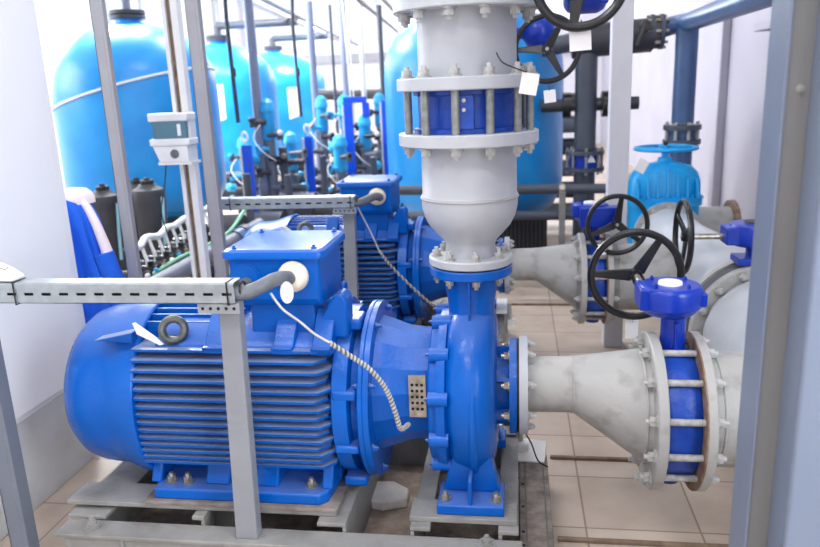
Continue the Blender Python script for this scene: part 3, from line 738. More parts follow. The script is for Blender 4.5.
# ------------------------------------------------------------------ cable trays
def cable_tray(label, dx, dy):
    t = thing('cable_tray', label, 'cable tray', (-1.1+dx,1.78+dy,.96), 'slotted steel cable trays')
    x0, x1, y0, y1, z0, z1 = -1.47+dx, -.735+dx, 1.752+dy, 1.80+dy, .960, 1.014
    b = MB(); b.box(x0,x1,y0,y0+.002,z0,z0+.022); b.box(x0,x1,y0,y0+.002,z0+.030,z1-.004)
    x = x0
    while x < x1:
        b.box(x,min(x+.024,x1),y0,y0+.002,z0+.022,z0+.030); x += .052
    b.box(x0,x1,y1-.002,y1,z0,z1-.004); b.box(x0,x1,y0,y1,z0,z0+.002)
    b.box(x0,x1,y0-.001,y0,z0+.040,z0+.044)
    b.build('tray', GALV, t, angle=0)
    MB().prism([(y0-.003,z1-.012),(y0-.003,z1),(y0+.004,z1+.004),(y1+.003,z1+.004),(y1+.003,z1-.012),(y1+.0015,z1-.012),(y1+.0015,z1+.002),(y0+.004,z1+.002),(y0-.0015,z1-.002),(y0-.0015,z1-.012)],x0,x1,'yz').build('tray_lid', GALV, t, angle=0)
    MB().box(x0+.004,x1-.02,y0+.012,y1-.006,z0+.004,z1-.012).build('cable_bundle', RUBBER, t, angle=0)
    br = MB().box(x1-.11,x1+.008,y0+.006,y0+.010,z0-.03,z0-.0005).build('bracket', GALV, t, angle=0, bevel=.001)
    for k in range(5): MB().cyl((x1-.095+k*.022,y0+.0055,z0-.015),(x1-.095+k*.022,y0+.0045,z0-.015),.0045,n=12).build('bolt_hole', HOLE, br)
    for q in (x1-.02, x0+.10):
        MB().box(q,q+.004,y0-.005,y1+.005,z0-.004,z0-.002).box(q,q+.004,y0-.005,y0-.0035,z0-.004,z1+.006).box(q,q+.004,y0-.005,y1+.005,z1+.005,z1+.0065).build('cable_tie', BLACK, t, angle=0)
    # post carrying the tray end
    p = MB().hexa([(-.835+dx,1.812+dy,.205),(-.768+dx,1.812+dy,.205),(-.768+dx,1.855+dy,.205),(-.835+dx,1.855+dy,.205),(-.806+dx,1.804+dy,.962),(-.748+dx,1.804+dy,.962),(-.748+dx,1.845+dy,.962),(-.806+dx,1.845+dy,.962)])
    o = p.build('tray_post', TPOST, angle=0, bevel=.003, origin=(-.8+dx,1.83+dy,.205))
    tag(o, 'slim grey flat post standing on the %s frame and carrying the cable tray' % ('foreground' if dy == 0 else 'rear'), 'post', 'cable tray posts')
    # conduit to gland
    path = smooth_path([(-.758+dx,1.778+dy,.982),(-.72+dx,1.79+dy,.980),(-.69+dx,1.82+dy,.986),(-.662+dx,1.86+dy,.996),(-.645+dx,1.90+dy,.992),(-.641+dx,1.94+dy,.98)],6)
    c = MB().tube(path,.020,14).build('power_conduit', CONDUIT, origin=(-.68+dx,1.82+dy,.98))
    tag(c, 'dark grey cable conduit from the %s tray into the white gland' % ('front' if dy == 0 else 'rear'), 'cable', 'power conduits')
    MB().torus((-.725+dx,1.789+dy,.99),'x',.021,.003,24,6).build('cable_tie', BLACK, c)
    return t
cable_tray('long slotted grey cable tray crossing in front of the foreground motor',0,0)
N1 = set(bpy.data.objects)
cable_tray('slotted cable tray in front of the rear motor',-.045,1.68)
for o in set(bpy.data.objects)-N1:
    if o.parent is None: o.location.z -= .026
# tags
def tagdisc(label, c, d, rx, rz, m=TAGW, name='cable_tag', string=None, group='white paper tags'):
    b = MB(); u, v = basis(axis(d)); c = Vector(c); n = 24; i = len(b.v)
    for s in (-.001,.001):
        for k in range(n):
            a = 2*PI*k/n; b.v.append(c+u*(rx*math.cos(a))+v*(rz*math.sin(a))+axis(d)*s)
    b.bridge(list(range(i,i+n)),list(range(i+n,i+2*n))); b.f.append(tuple(range(i,i+n))[::-1]); b.f.append(tuple(range(i+n,i+2*n)))
    o = b.build(name, m, origin=c); return tag(o,label,'tag',group)
o = tagdisc('white oval cable tag hanging from the conduit at the foreground gland',(-.630,1.868,.958),(0,-1,.1),.019,.031)
for k in range(2): MB().cyl((-.630,1.8655,.938+k*.006),(-.630,1.8665,.938+k*.006),.002,n=8).build('tag_hole', HOLE, o)
def rect_tag(label, c, w, h, rot=0, tie=None, group='white paper tags', name='paper_tag', d=.001):
    c = Vector(c); b = MB(); cs, sn = math.cos(rot), math.sin(rot)
    q = [(-w/2,-h/2),(w/2,-h/2),(w/2,h/2),(-w/2,h/2)]
    q = [(c.x+x*cs-z*sn, c.z+x*sn+z*cs) for x, z in q]
    b.prism(q, c.y-d, c.y+d)
    o = b.build(name, TAGW, angle=0, origin=c); tag(o,label,'tag',group)
    if tie: MB().tube(smooth_path(tie,6),.0018,6).build('tie', BLACK, o, label='black tie')
    return o
rect_tag('white paper tag tied to the nuts at the right of the foreground check valve',(.035,1.995,1.492),.046,.055,-.18,[(-.05,2.02,1.575),(-.035,1.99,1.55),(-.005,1.985,1.535),(.028,1.99,1.522)])
rect_tag('white square tag hanging below the topmost black wheel',(.168,2.04,1.60),.056,.058,.05,[(.17,2.045,1.648),(.169,2.038,1.625)])
rect_tag('white square tag hanging below the three-spoke wheel left of the grey post',(.16,3.585,1.425),.055,.058,.08,[(.155,3.59,1.49),(.158,3.583,1.45)])
rect_tag('white tag hanging below the wheel in front of the grey post',(.43,3.70,.655),.045,.055,-.05,[(.43,3.715,.70),(.43,3.70,.68)])
rect_tag('white tag hanging below the large foreground wheel',(.385,2.40,.675),.042,.065,.0,[(.388,2.405,.735),(.387,2.40,.70)])
rect_tag('white label hanging from the cyan gate valve bonnet at its left',(.86,5.21,.90),.07,.09,-.5,None)
# white bag at left end of the tray
b = MB(); b.prism([(-1.45,1.021),(-1.368,1.021),(-1.362,1.03),(-1.40,1.055),(-1.44,1.07),(-1.46,1.07)],1.752,1.80)
o = b.build('plastic_bag', TAGW, bevel=.012, origin=(-1.41,1.78,1.03), seg=3); tag(o,'crumpled white plastic bag lying on the left end of the front cable tray','bag')
MB().tube(smooth_path([(-1.405,1.748,1.055),(-1.39,1.744,1.062),(-1.38,1.744,1.058),(-1.37,1.745,1.066)],4),.0015,6).build('red_thread', RUST, o)

# ------------------------------------------------------------------ twisted wires
def twisted(label, straight, curl, group='twisted instrument wires'):
    t = thing('sensor_wire', label, 'wire', straight[0], group)
    MB().tube(smooth_path(straight,6),.0034,8).build('wire', WIRE, t)
    P = smooth_path(curl,34); h1 = []; h2 = []
    for k, p in enumerate(P):
        d = (P[min(k+1,len(P)-1)]-P[max(k-1,0)]).normalized(); u, v = basis(d); a = k*.95
        h1.append(p+(u*math.cos(a)+v*math.sin(a))*.0045); h2.append(p-(u*math.cos(a)+v*math.sin(a))*.0045)
    MB().tube(h1,.0036,6).build('wrap', WIRE, t); MB().tube(h2,.003,6).build('core', WCORE, t)
twisted('light grey twisted wire hanging from the foreground gland down to the pump coupling',
  [(-.665,1.835,.965),(-.63,1.82,.925),(-.587,1.83,.885),(-.55,1.83,.852),(-.507,1.83,.825)],
  [(-.507,1.83,.825),(-.457,1.85,.780),(-.410,1.85,.747),(-.372,1.85,.702),(-.352,1.85,.66),(-.336,1.85,.606),(-.326,1.86,.558),(-.318,1.95,.527)])
twisted('light grey twisted wire hanging from the rear gland over the rear motor',
  [(-.78,3.46,.955),(-.76,3.48,.90),(-.72,3.5,.80),(-.68,3.5,.70)],
  [(-.68,3.5,.70),(-.629,3.5,.629),(-.532,3.5,.524),(-.433,3.5,.43),(-.40,3.56,.40),(-.38,3.66,.40)])

# ------------------------------------------------------------------ floor level things near the pump
b = MB(); b.prism([(-.575,2.26),(-.47,2.225),(-.385,2.255),(-.385,2.32),(-.45,2.37),(-.56,2.36)],.05,.088,'xy')
tag(b.build('plaster_lump', BRICK, bevel=.006, origin=(-.43,2.28,.05)),'whitish broken plaster lump lying on the brown concrete between motor and pump','rubble')
t = thing('grey_junction_block','grey block with a white top beneath the coupling, behind the plaster lump','block',(-.42,2.66,0))
MB().box(-.505,-.33,2.645,2.76,0,.14).build('body', GREYB, t, angle=0, bevel=.004)
MB().box(-.505,-.33,2.645,2.76,.14,.155).build('top', TAGW, t, angle=0, bevel=.003, label='white top')
t = thing('floor_duct','brown-grey weathered duct along the right side of the foreground frame','duct',(.07,2.0,0))
MB().box(.008,.112,1.35,2.52,0,.135).build('duct_body', DUCT, t, angle=0, bevel=.004)
MB().box(.028,.032,1.36,2.51,.135,.139).box(.092,.096,1.36,2.51,.135,.141).build('edge_strip', FRAMED, t, angle=0)
for y in (1.55,1.75,1.95,2.02,2.16,2.3): MB().cyl((.020,y,.135),(.020,y,.1365),.005,n=10).build('rivet', HOLE, t)
t = thing('pipe_bracket','light grey bracket with white cuff beside the pump suction flange','bracket',(-.02,2.48,.15))
MB().box(-.05,-.01,2.66,2.70,.0,.24).build('leg', CREAM_W, t, angle=0, bevel=.003)
MB().box(-.065,.0,2.46,2.70,.24,.262).build('cuff', TAGW, t, angle=0, bevel=.006)
MB().cyl((.012,2.50,.19),(.012,2.50,.29),.012,n=12).build('pin', CREAM_W, t)
MB().box(-.0,.045,2.47,2.52,.17,.20).build('lug', TAGW, t, angle=0, bevel=.004)
t['group'] = 'white cuffed brackets'
dup(t,-.05,1.45,'white cuffed bracket on the floor between the foreground suction flange and the rear pump')
o = MB().hexa([(.005,2.45,.136),(.10,2.45,.136),(.11,2.52,.136),(.005,2.52,.136),(.005,2.45,.145),(.10,2.45,.14),(.11,2.52,.19),(.005,2.52,.2)]).build('paper_sheet', TAGW, angle=0, origin=(.05,2.48,.136))
tag(o,'folded white sheet lying on the far end of the brown duct','paper')
o = MB().tube(smooth_path([(-.06,2.46,.275),(-.02,2.44,.285),(.02,2.43,.275),(.05,2.41,.24),(.075,2.39,.18),(.11,2.40,.15)],8),.0028,8).build('loose_wire', RUBBER, origin=(0,2.4,.2))
tag(o,'thin black wire curling from the pump base over the white sheet','wire')

# ------------------------------------------------------------------ rear pump set = copies of the first
DX, DY = -.07, 1.7
dup(bf1,DX,DY,'grey steel base frame under the rear motor and pump').scale.z = .9
dup(m1,DX,DY,'blue finned electric motor in the second row, behind the foreground motor',-.026)
dup(p1,DX,DY,'blue centrifugal pump in the second row, mostly behind the foreground riser',-.026)

# ------------------------------------------------------------------ cabinet and jacket on the left
t = thing('control_cabinet','tall white control cabinet filling the left edge of the photo','cabinet',(-2.2,1.9,0))
MB().box(-2.6,-1.8,.9,2.695,.36,2.7).build('body', PANELW, t, angle=0, bevel=.006)
MB().box(-2.6,-1.805,.9,2.66,0,.36).build('plinth', PLINTH, t, angle=0, bevel=.004, label='light grey plinth')
MB().box(-1.8,-1.79,.95,2.64,.385,2.65).build('door', PANELW, t, angle=0, bevel=.003)
def jacket():
    t = thing('work_jacket','bright blue work jacket with a white shoulder yoke hanging behind the white cabinet','jacket',(-1.84,2.88,.40))
    N = 56
    def sec(z, w, d, cx, cy, amp, ph):
        q = []
        for k in range(N):
            a = 2*PI*k/N; f = 1+amp*math.sin(7*a+ph)+amp*.6*math.sin(11*a-ph*1.7)
            q.append(Vector((cx+w*math.cos(a)*f, cy+d*math.sin(a)*f, z)))
        return q
    def loft(rows, name, m):
        b = MB(); R = []
        for q in rows: i = len(b.v); b.v += q; R.append(list(range(i,i+N)))
        for a, c in zip(R,R[1:]): b.bridge(a,c)
        b.f.append(tuple(R[0])[::-1]); b.f.append(tuple(R[-1])); b.build(name, m, t, angle=60)
    body = []
    for z, w, cx, am in ((1.10,.05,-1.89,.03),(1.08,.085,-1.882,.06),(1.02,.108,-1.878,.10),(.9,.12,-1.868,.14),(.8,.132,-1.855,.16),(.7,.15,-1.845,.16),(.6,.16,-1.84,.13),(.5,.165,-1.84,.14),(.42,.168,-1.84,.14)):
        body.append(sec(z,w,.085,cx-.01,2.835,am,.4+.5*z))
    loft(body,'body',JBLUE)
    yoke = []
    for z, w, d, cx in ((1.135,.02,.02,-1.875),(1.128,.055,.06,-1.875),(1.11,.076,.085,-1.88),(1.09,.086,.095,-1.88),(1.07,.09,.085,-1.88)):
        yoke.append(sec(z,w,d,cx,2.86,.02,1))
    loft(yoke,'yoke',JWHITE)
    # white shoulder panel running down and right, sleeve beneath it
    P = [(-1.86,2.83,1.115),(-1.80,2.82,1.065),(-1.762,2.81,.99),(-1.738,2.805,.92),(-1.72,2.80,.86)]
    MB().tube(smooth_path(P,5),(lambda n:[.014+.010*i/(n-1) for i in range(n)])(21),14).build('shoulder_panel', JWHITE, t)
    P = [(-1.728,2.785,.865),(-1.712,2.79,.78),(-1.70,2.80,.68),(-1.695,2.80,.58),(-1.69,2.80,.50)]
    MB().tube(smooth_path(P,5),.042,16).build('sleeve', JBLUE, t)
    MB().beam((-1.875,2.70,1.11),(-1.875,2.86,1.11),.01,.01).build('hook', STEEL, t)
jacket()

# ------------------------------------------------------------------ tanks
def tank(label, x, y, r=.78, ztop=2.2, name='filter_tank', z0=.28, pipe_to=None, sheet=None):
    t = thing(name, label, 'tank', (x,y,0), 'blue filter tanks')
    prof = [(z0,0),(z0+.01,r*.35),(z0+.06,r*.68),(z0+.15,r*.9),(z0+.28,r*.985),(z0+.40,r),(1.54,r),(1.605,r*.998)]
    for k in range(1,11):
        a = PI/2*k/10; prof.append((1.605+(ztop-1.605)*math.sin(a), max(r*math.cos(a),.1)))
    MB().lathe((x,y,0),'z',prof,72).build('shell', TANKB, t, angle=60)
    MB().lathe((x,y,0),'z',[(0,r*.7),(.04,r*.7),(.05,r*.62),(.42,r*.66),(.42,0)],48).build('skirt', DARKP, t)
    MB().lathe((x,y,0),'z',[(ztop-.05,.13),(ztop+.04,.12),(ztop+.04,.12)],32).build('neck', TANKB, t)
    MB().lathe((x,y,0),'z',[(ztop+.03,.12),(ztop+.03,.17),(ztop+.065,.17),(ztop+.07,.1),(ztop+.075,.17),(ztop+.11,.17),(ztop+.11,.1)],32).build('top_flange', DARKP, t, label='grey top flange')
    if sheet:
        sx, zz0, zz1 = sheet
        a0, a1 = sx; b = MB(); n = 8; i = len(b.v)
        for k in range(n+1):
            a = a0+(a1-a0)*k/n
            for rr in (r+.004, r+.008):
                for zz in (zz0+.06*(k/n),zz1): b.v.append(Vector((x+rr*math.cos(a),y+rr*math.sin(a),zz)))
        for k in range(n):
            p = i+4*k; q = p+4
            b.f += [(p,q,q+1,p+1),(p+2,p+3,q+3,q+2),(p+1,q+1,q+3,p+3),(p,p+2,q+2,q)]
        b.f += [(i,i+1,i+3,i+2),(i+4*n,i+4*n+2,i+4*n+3,i+4*n+1)]
        b.build('paper_sheet', TAGW, t, label='white sheet taped to the tank')
    return t
def pipe_thing(label, pts, r, m, name='pipe', group=None, joints=(), smooth=False, n=20, cat='pipe'):
    t = thing(name, label, cat, pts[0], group)
    MB().tube(smooth_path(pts,6) if smooth else pts, r, n).build('pipe_run', m, t)
    for p, d in joints: MB().cyl(Vector(p)-axis(d)*.04,Vector(p)+axis(d)*.04, r*1.25, n=n).build('coupling', m, t)
    return t
tL = tank('big blue filter tank at far left, with a white strap around it', -3.73,7.0)
P = []
for k in range(72):
    a = 2*PI*k/72; z = 1.56+.19*math.cos(a)
    rr = .78 if z < 1.605 else .78*math.sqrt(max(.05,1-((z-1.605)/.595)**2))
    P.append((-3.73+(rr+.008)*math.cos(a), 7.0+(rr+.008)*math.sin(a), z))
MB().tube(P,.012,8,closed=True).build('strap', WPIPE, tL, label='white strap')
tank('second blue tank along the left, behind the purple-grey riser pipes', -4.25,10.5, sheet=((-1.35,-1.18),1.1,1.62))
tank('third blue tank, farthest, with a torn white sheet on it', -4.45,13.6, r=.92, sheet=((-1.05,-.85),1.0,1.55))
tank('blue tank in the middle, directly behind the white riser', -.37,6.62)
pipe_thing('dark vent pipe standing on the far left tank', [(-3.73,7.0,2.31),(-3.73,7.0,3.4)], .045, PVCL, group='tank vent pipes')
for x, y, x2 in ((-4.25,10.5,-3.05),(-4.45,13.6,-3.4)):
    z = 2.42
    pipe_thing('horizontal grey pipe leaving the %s tank top to the right' % ('second' if y < 12 else 'third'), [(x,y,2.31),(x,y,z+.28),(x,y,z),(x,y,z)][:1]+[(x,y,z),(x+.02,y,z+.02),(x2,y,z+.02)], .055, PVC, group='tank outlet pipes')
    MB
# ------------------------------------------------------------------ overhead runs
pipe_thing('light pipe running overhead along the tanks, upper one', [(-2.55,6.2,2.5),(-3.02,10.5,2.5),(-3.54,15.3,2.5),(-3.75,17.9,2.5)], .035, PVCL, name='overhead_pipe', group='overhead pipes')
pipe_thing('pale pipe running overhead along the tanks, lower and left one', [(-2.72,6.2,2.5),(-3.22,10.5,2.5),(-3.76,16.2,2.5)], .045, WPIPE, name='overhead_pipe', group='overhead pipes')
pipe_thing('thin dark pipe running overhead to the left of the white riser', [(-1.35,5.2,2.5),(-1.82,8.9,2.5),(-2.23,14.7,2.5)], .03, PVC, name='overhead_pipe', group='overhead pipes')
pipe_thing('short dark pipe overhead ending at the white riser flange', [(-1.20,5.6,2.5),(-1.55,9.07,2.5),(-1.75,12.0,2.5)], .025, PVC, name='overhead_pipe', group='overhead pipes')
t = pipe_thing('dark horizontal pipe far behind the vertical pipes, left of the middle tank', [(-3.15,11.4,1.42),(-1.5,11.4,1.39)], .085, DARKP, joints=(((-2.6,11.4,1.41),'x'),))
for x in (-3.0,-1.7): MB().box(x-.03,x+.03,11.37,11.43,0,1.35).build('stand', DARKP, t, angle=0)

# vertical drops: (ratio X/Y, Y, zbottom, radius, material, label)
drops = [(-.387,7.3,1.2,.022,DARKP,'thin dark hose hanging in front of the second tank'),
         (-.357,7.5,.0,.05,PVCL,'thick purple-grey vertical pipe in front of the second tank'),
         (-.295,8.3,1.2,.02,DARKP,'thin dark hose hanging right of the torn white sheet'),
         (-.273,8.8,.0,.042,PVCL,'grey-blue vertical pipe at the right edge of the third tank'),
         (-.2446,9.25,.0,.02,PVC,'thin dark vertical pipe left of the paired pipes'),
         (-.2285,9.2,.0,.045,PVCL,'thick grey-blue vertical pipe left of the light perforated strip'),
         (-.2045,9.3,.0,.034,WPIPE,'pale perforated vertical strip before the back wall'),
         (-.178,9.6,.0,.032,PVC,'dark vertical pipe just left of the middle tank')]
for i, (q, y, zb, r, m, lb) in enumerate(drops):
    pipe_thing(lb, [(q*y,y,zb),(q*y-.02*(i in (0,2)),y,2.2),(q*y,y,2.9 if i in (0,1,5) else 2.5)], r, m, name='drop_pipe', group='vertical drop pipes', joints=(((q*y,y,zb+.5),'z'),))
for q, y, lb in ((-.223,9.1,'thin white cord hanging right of the thick grey-blue pipe'),(-.2185,9.15,'second thin white cord beside the light strip')):
    pipe_thing(lb,[(q*y-.05,y,3.0),(q*y-.02,y,2.0),(q*y,y,1.1),(q*y,y,.5)],.009,WPIPE,name='hanging_cord',group='white cords',smooth=True,n=8,cat='hose')  # thin hanging cords, not hoses
# valve stations
def station(label, q, y, h=1.4, s=1.0, seed=0):
    x = q*y; R = random.Random(seed+3); t = thing('filter_valve_head', label, 'valve', (x,y,0), 'cyan filter valve heads'); s *= .82
    MB().cyl((x,y,.05),(x,y,h-.40),.062*s,n=24).build('standpipe', PVCM, t)
    MB().cyl((x+.15*s,y+.03,.05),(x+.15*s,y+.03,h-.5),.055*s,n=20).build('standpipe', PVC, t)
    MB().box(x-.1,x+.22,y-.1,y+.1,0,.05).build('foot', DARKP, t, angle=0)
    MB().lathe((x,y,0),'z',[(h-.42,.07*s),(h-.40,.085*s),(h-.14,.08*s),(h-.13,.094*s),(h-.09,.094*s),(h-.08,.088*s),(h-.03,.075*s),(h,.035*s),(h+.01,.02*s),(h+.01,0)],28).build('valve_cap', FILTERC, t, label='cyan domed cap')
    mm = [DARKP,PVC,FILTERC,BLACK,DARKP,PVCM]
    for k in range(8):
        z = h-.22-.13*k-R.random()*.05; sgn = 1 if (k+seed)%2 else -1; L = .09+R.random()*.09
        b = MB().cyl((x,y-.05,z),(x+sgn*L,y-.09,z+.01),.026,n=14); b.cyl((x+sgn*L,y-.09,z-.045),(x+sgn*L,y-.09,z+.05),.034,n=14)
        b.build('side_valve', mm[(k+seed)%6], t)
        MB().sphere((x+sgn*(L+.01),y-.115,z+.03),.03,n=12,m=8).build('knob', [DARKP,TAGW,FILTERC,RUST,BLACK][(k+2*seed)%5], t)
    MB().lathe((x+(.12 if seed%2 else -.12),y-.1,h-.62),Vector((.5 if seed%2 else -.5,-.6,.2)),[(0,.05),(.08,.055),(.10,.04),(.12,.0)],18).build('side_cap', FILTERC, t, label='small cyan side cap')
    P = [(x-.05,y-.12,h-.25),(x-.12,y-.16,h-.38),(x-.02,y-.2,h-.52),(x+.1,y-.16,h-.62)]
    MB().tube(smooth_path(P,6),.006,8).build('hose', WPIPE, t, label='white hose')
    MB().cyl((x-.30,y+.06,h-.66),(x+.34,y+.06,h-.66),.032,n=16).build('cross_pipe', DARKP, t)
    MB().cyl((x-.30,y+.06,.48),(x+.34,y+.06,.48),.04,n=16).build('cross_pipe', PVC, t)
    return t
station('cyan-capped valve head beside the thick purple-grey pipe, first from the left', -.343,7.5,1.42,1.0,0)
station('cyan-capped valve head right of the white-sheeted tank', -.265,8.75,1.42,1.0,1)
station('cyan-capped valve head left of the bright blue frame', -.2325,9.1,1.42,1.15,2)
station('low cyan-capped valve head under the bright blue frame', -.206,8.9,1.18,1.1,3)
station('cyan-capped valve head nearest the middle tank', -.184,9.4,1.42,1.0,4)
station('low cyan valve head left of the second blue stanchion', -.313,8.0,1.05,1.0,5)
station('low cyan valve head at the left, beside the first blue stanchion', -.384,8.9,.95,.9,6)
station('low cyan valve head behind the rear terminal box', -.243,8.3,.98,1.2,7)
# bright blue steel
def stanchion(label, q, y, h, w=.055, arm=None):
    x = q*y; t = thing('blue_stanchion', label, 'stanchion', (x,y,0), 'bright blue steel stanchions')
    MB().box(x-w,x+w,y-.03,y+.03,.01,h).build('upright', BBLUE, t, angle=0, bevel=.004)
    MB().box(x-.1,x+.1,y-.08,y+.08,0,.01).build('base_plate', BBLUE, t, angle=0)
    MB().box(x-w-.022,x-w-.004,y-.03,y+.03,.1,h-.02).build('cable_run', WPIPE, t, angle=0, label='pale cable on the edge')
    if arm:
        MB().box(x-w,x+arm,y-.03,y+.03,h,h+.07).build('arm', BBLUE, t, angle=0, bevel=.004)
        MB().box(x+arm-.05,x+arm+.03,y-.03,y+.03,h-.17,h).build('arm_drop', BBLUE, t, angle=0, bevel=.004)
    return t
stanchion('bright blue upright left of the thick purple-grey pipe, with a white ring on top', -.378,6.9,1.0,.045)
stanchion('bright blue upright in the middle, behind the rear cable tray', -.287,8.0,1.0,.042)
stanchion('bright blue upright with a horizontal arm on top, tallest', -.2275,8.5,1.33,.05,arm=.22)
stanchion('bright blue upright just left of the middle tank', -.174,8.9,1.34,.06)
for q, y, lb in ((-.380,6.85,'white ring on top of the leftmost blue upright'),(-.288,7.95,'white ring on top of the middle blue upright')):
    o = MB().torus((q*y,y,1.06),'y',.03,.010,28,8,1).build('hanging_ring', WPIPE, origin=(q*y,y,1.02)); o.scale = (1,1,1.5)
    tag(o,lb,'ring','white rings')
# dark low equipment filling the skid area
for i, (x, y, h, w, m) in enumerate(((-2.5,6.2,.5,.26,DARKP),(-2.3,6.75,.42,.26,PVC),(-2.1,7.2,.55,.34,DARKP),(-1.6,7.4,.5,.3,PVC),(-1.15,7.9,.6,.24,DARKP))):
    t = thing('pump_skid', ['dark low pump skid at the foot of the leftmost blue upright','grey low pump skid behind the front terminal box','dark low pump skid behind the rear motor','grey low pump skid left of the rear terminal box','dark low pump skid at the foot of the middle tank'][i], 'equipment', (x,y,0), 'low dark skids behind the rear motor')
    MB().box(x-w,x+w,y-.12,y+.12,0,.08).build('base', DARKP, t, angle=0, bevel=.005)
    MB().cyl((x-w*.9,y,h*.55),(x+w*.2,y,h*.55),h*.32,n=24).build('motor_body', m, t)
    MB().cyl((x+w*.2,y,h*.5),(x+w*.75,y,h*.5),h*.2,n=20).build('pump_head', BBLUE if i%2 else DARKP, t)
    MB().box(x-w*.8,x-w*.5,y-.06,y+.06,.08,h*.3).box(x+w*.35,x+w*.6,y-.06,y+.06,.08,h*.4).build('bracket', DARKP, t, angle=0)
    MB().cyl((x+w*.5,y,h*.5),(x+w*.5,y,h+.3),.035,n=14).build('outlet', PVC, t)

# ------------------------------------------------------------------ display unit
t = thing('display_unit','small white instrument with a tinted display window on the double post','instrument',(-1.93,3.95,1.11), None)
b = MB(); b.box(-2.035,-1.80,3.89,4.01,1.36,1.405); b.box(-2.04,-1.80,3.89,4.01,1.225,1.265); b.box(-2.03,-1.805,3.93,4.01,1.225,1.40)
b.build('case', WPIPE, t, bevel=.008)
MB().box(-2.02,-1.82,3.905,3.93,1.265,1.36).build('display_window', SCREEN, t, angle=0, label='tinted glass window')
MB().box(-1.87,-1.85,3.90,3.905,1.28,1.345).build('bright_digits', TAGW, t, angle=0)
MB().hexa([(-1.995,3.90,1.135),(-1.82,3.90,1.135),(-1.82,4.01,1.135),(-1.995,4.01,1.135),(-2.03,3.90,1.225),(-1.82,3.90,1.225),(-1.82,4.01,1.225),(-2.03,4.01,1.225)]).build('lower_case', WPIPE, t, angle=0, bevel=.004)
MB().lathe((-1.90,3.90,1.18),'-y',[(0,.025),(.006,.025),(.006,.018),(.01,0)],24).build('round_socket', CONDUIT, t)
MB().box(-2.0,-1.80,3.89,4.01,1.12,1.135).build('shelf', WPIPE, t, angle=0)
o = MB().tube(smooth_path([(-1.97,3.92,1.12),(-2.0,3.92,.98),(-2.04,3.93,.85),(-2.02,3.93,.72),(-2.0,3.94,.6)],6),.004,6).build('black_cable', RUBBER, origin=(-1.97,3.92,1.12))
tag(o,'thin black cable hanging below the display unit','cable')
# dosing canisters
def canister(label, x, y, r, h):
    t = thing('dosing_canister', label, 'canister', (x,y,0), 'dark grey dosing canisters')
    MB().lathe((x,y,0),'z',[(0,r*.72),(.3,r*.8),(h-.14,r),(h-.07,r),(h-.04,r*.93),(h-.02,r*.6),(h,r*.5),(h,0)],36).build('body', DARKP, t)
    MB().lathe((x,y,0),'z',[(h-.005,r*.42),(h+.03,r*.4),(h+.03,r*.2),(h+.05,r*.15),(h+.05,0)],20).build('cap', RUBBER, t)
    MB().tube([(x+r*1.02,y-.03,h-.1),(x+r*.95,y-.05,h*.6),(x+r*.85,y-.05,.25)],.013,8).build('reflection_strip', REFLECT, t, label='pale blue strip standing in for a light reflection')  # pale strip stands in for light reflected on the right side
REFLECT = mat('pale_reflection', rgb(150,205,225), .3)  # colour of the reflected light on the canisters
canister('dark grey tapered canister beside the jacket, left of the first grey post', -3.22,5.3,.125,.80)
canister('dark grey tapered canister right of the first grey post', -2.84,5.3,.125,.84)
canister('dark grey tapered canister half behind the first grey post', -3.12,5.65,.12,.80)
# hose trough
t = thing('hose_manifold','manifold of black valves under a crooked white pipe, right of the first grey post','manifold',(-2.35,4.7,0))
a0 = Vector((-2.33,4.0,.60)); a1 = Vector((-2.42,5.5,.64))
P = [a0+(a1-a0)*k/10+Vector((.012*math.sin(k*2.3),0,.012*math.cos(k*3.1))) for k in range(11)]
MB().tube(smooth_path(P,4),.022,12).build('header_tube', WPIPE, t, label='crooked white tube')
for k in range(12):
    p = a0+(a1-a0)*(k+.5)/12
    MB().tube([p,p+Vector((.04,-.02,-.1)),p+Vector((.05,-.03,-.2))],.011,8).build('drop_tube', WPIPE, t)
    q = p+Vector((.06,-.02,-.17)); b = MB().cyl(q-Vector((.16,0,0)),q+Vector((.05,0,0)),.035,n=14); b.cyl(q,q+Vector((0,0,.06)),.02,n=10); b.cyl(q+Vector((-.02,0,-.02)),q+Vector((-.02,0,-.16)),.028,n=12)
    b.build('valve', BLACK if k%2 else DARKP, t); MB().sphere(q+Vector((.05,-.03,.01)),.017,n=10,m=6).build('fitting', [TAGW,FILTERC,RUST][k%3], t)
MB().box(-2.54,-2.24,3.95,5.6,.2,.26).build('tray_plate', DARKP, t, angle=0); MB().box(-2.50,-2.46,3.97,4.01,0,.2).box(-2.32,-2.28,3.97,4.01,0,.2).box(-2.50,-2.46,5.5,5.54,0,.2).box(-2.32,-2.28,5.5,5.54,0,.2).build('leg', DARKP, t, angle=0)
pipe_thing('green hose lying along the hose manifold', [(-2.24,4.0,.42),(-2.22,4.4,.45),(-2.17,4.8,.46),(-2.12,5.1,.50),(-2.14,5.5,.60)], .014, GREEN, name='green_hose', smooth=True, n=10, cat='hose')
t = pipe_thing('thick grey pipe with a clamped joint sloping away behind the left tray post', [(-2.15,3.9,.40),(-2.11,4.6,.42),(-2.07,5.6,.45)], .055, PVCM, name='drain_pipe')
MB().cyl((-2.092,5.10,.435),(-2.088,5.22,.438),.068,n=24).build('clamp', PVCB, t)
for y in (4.1,5.3): MB().box(-2.2,-2.03,y-.02,y+.02,0,.35).build('stand', DARKP, t, angle=0)
MB().cyl((-2.088,5.22,.438),(-2.085,5.30,.44),.075,n=24).build('clamp', PVC, t)

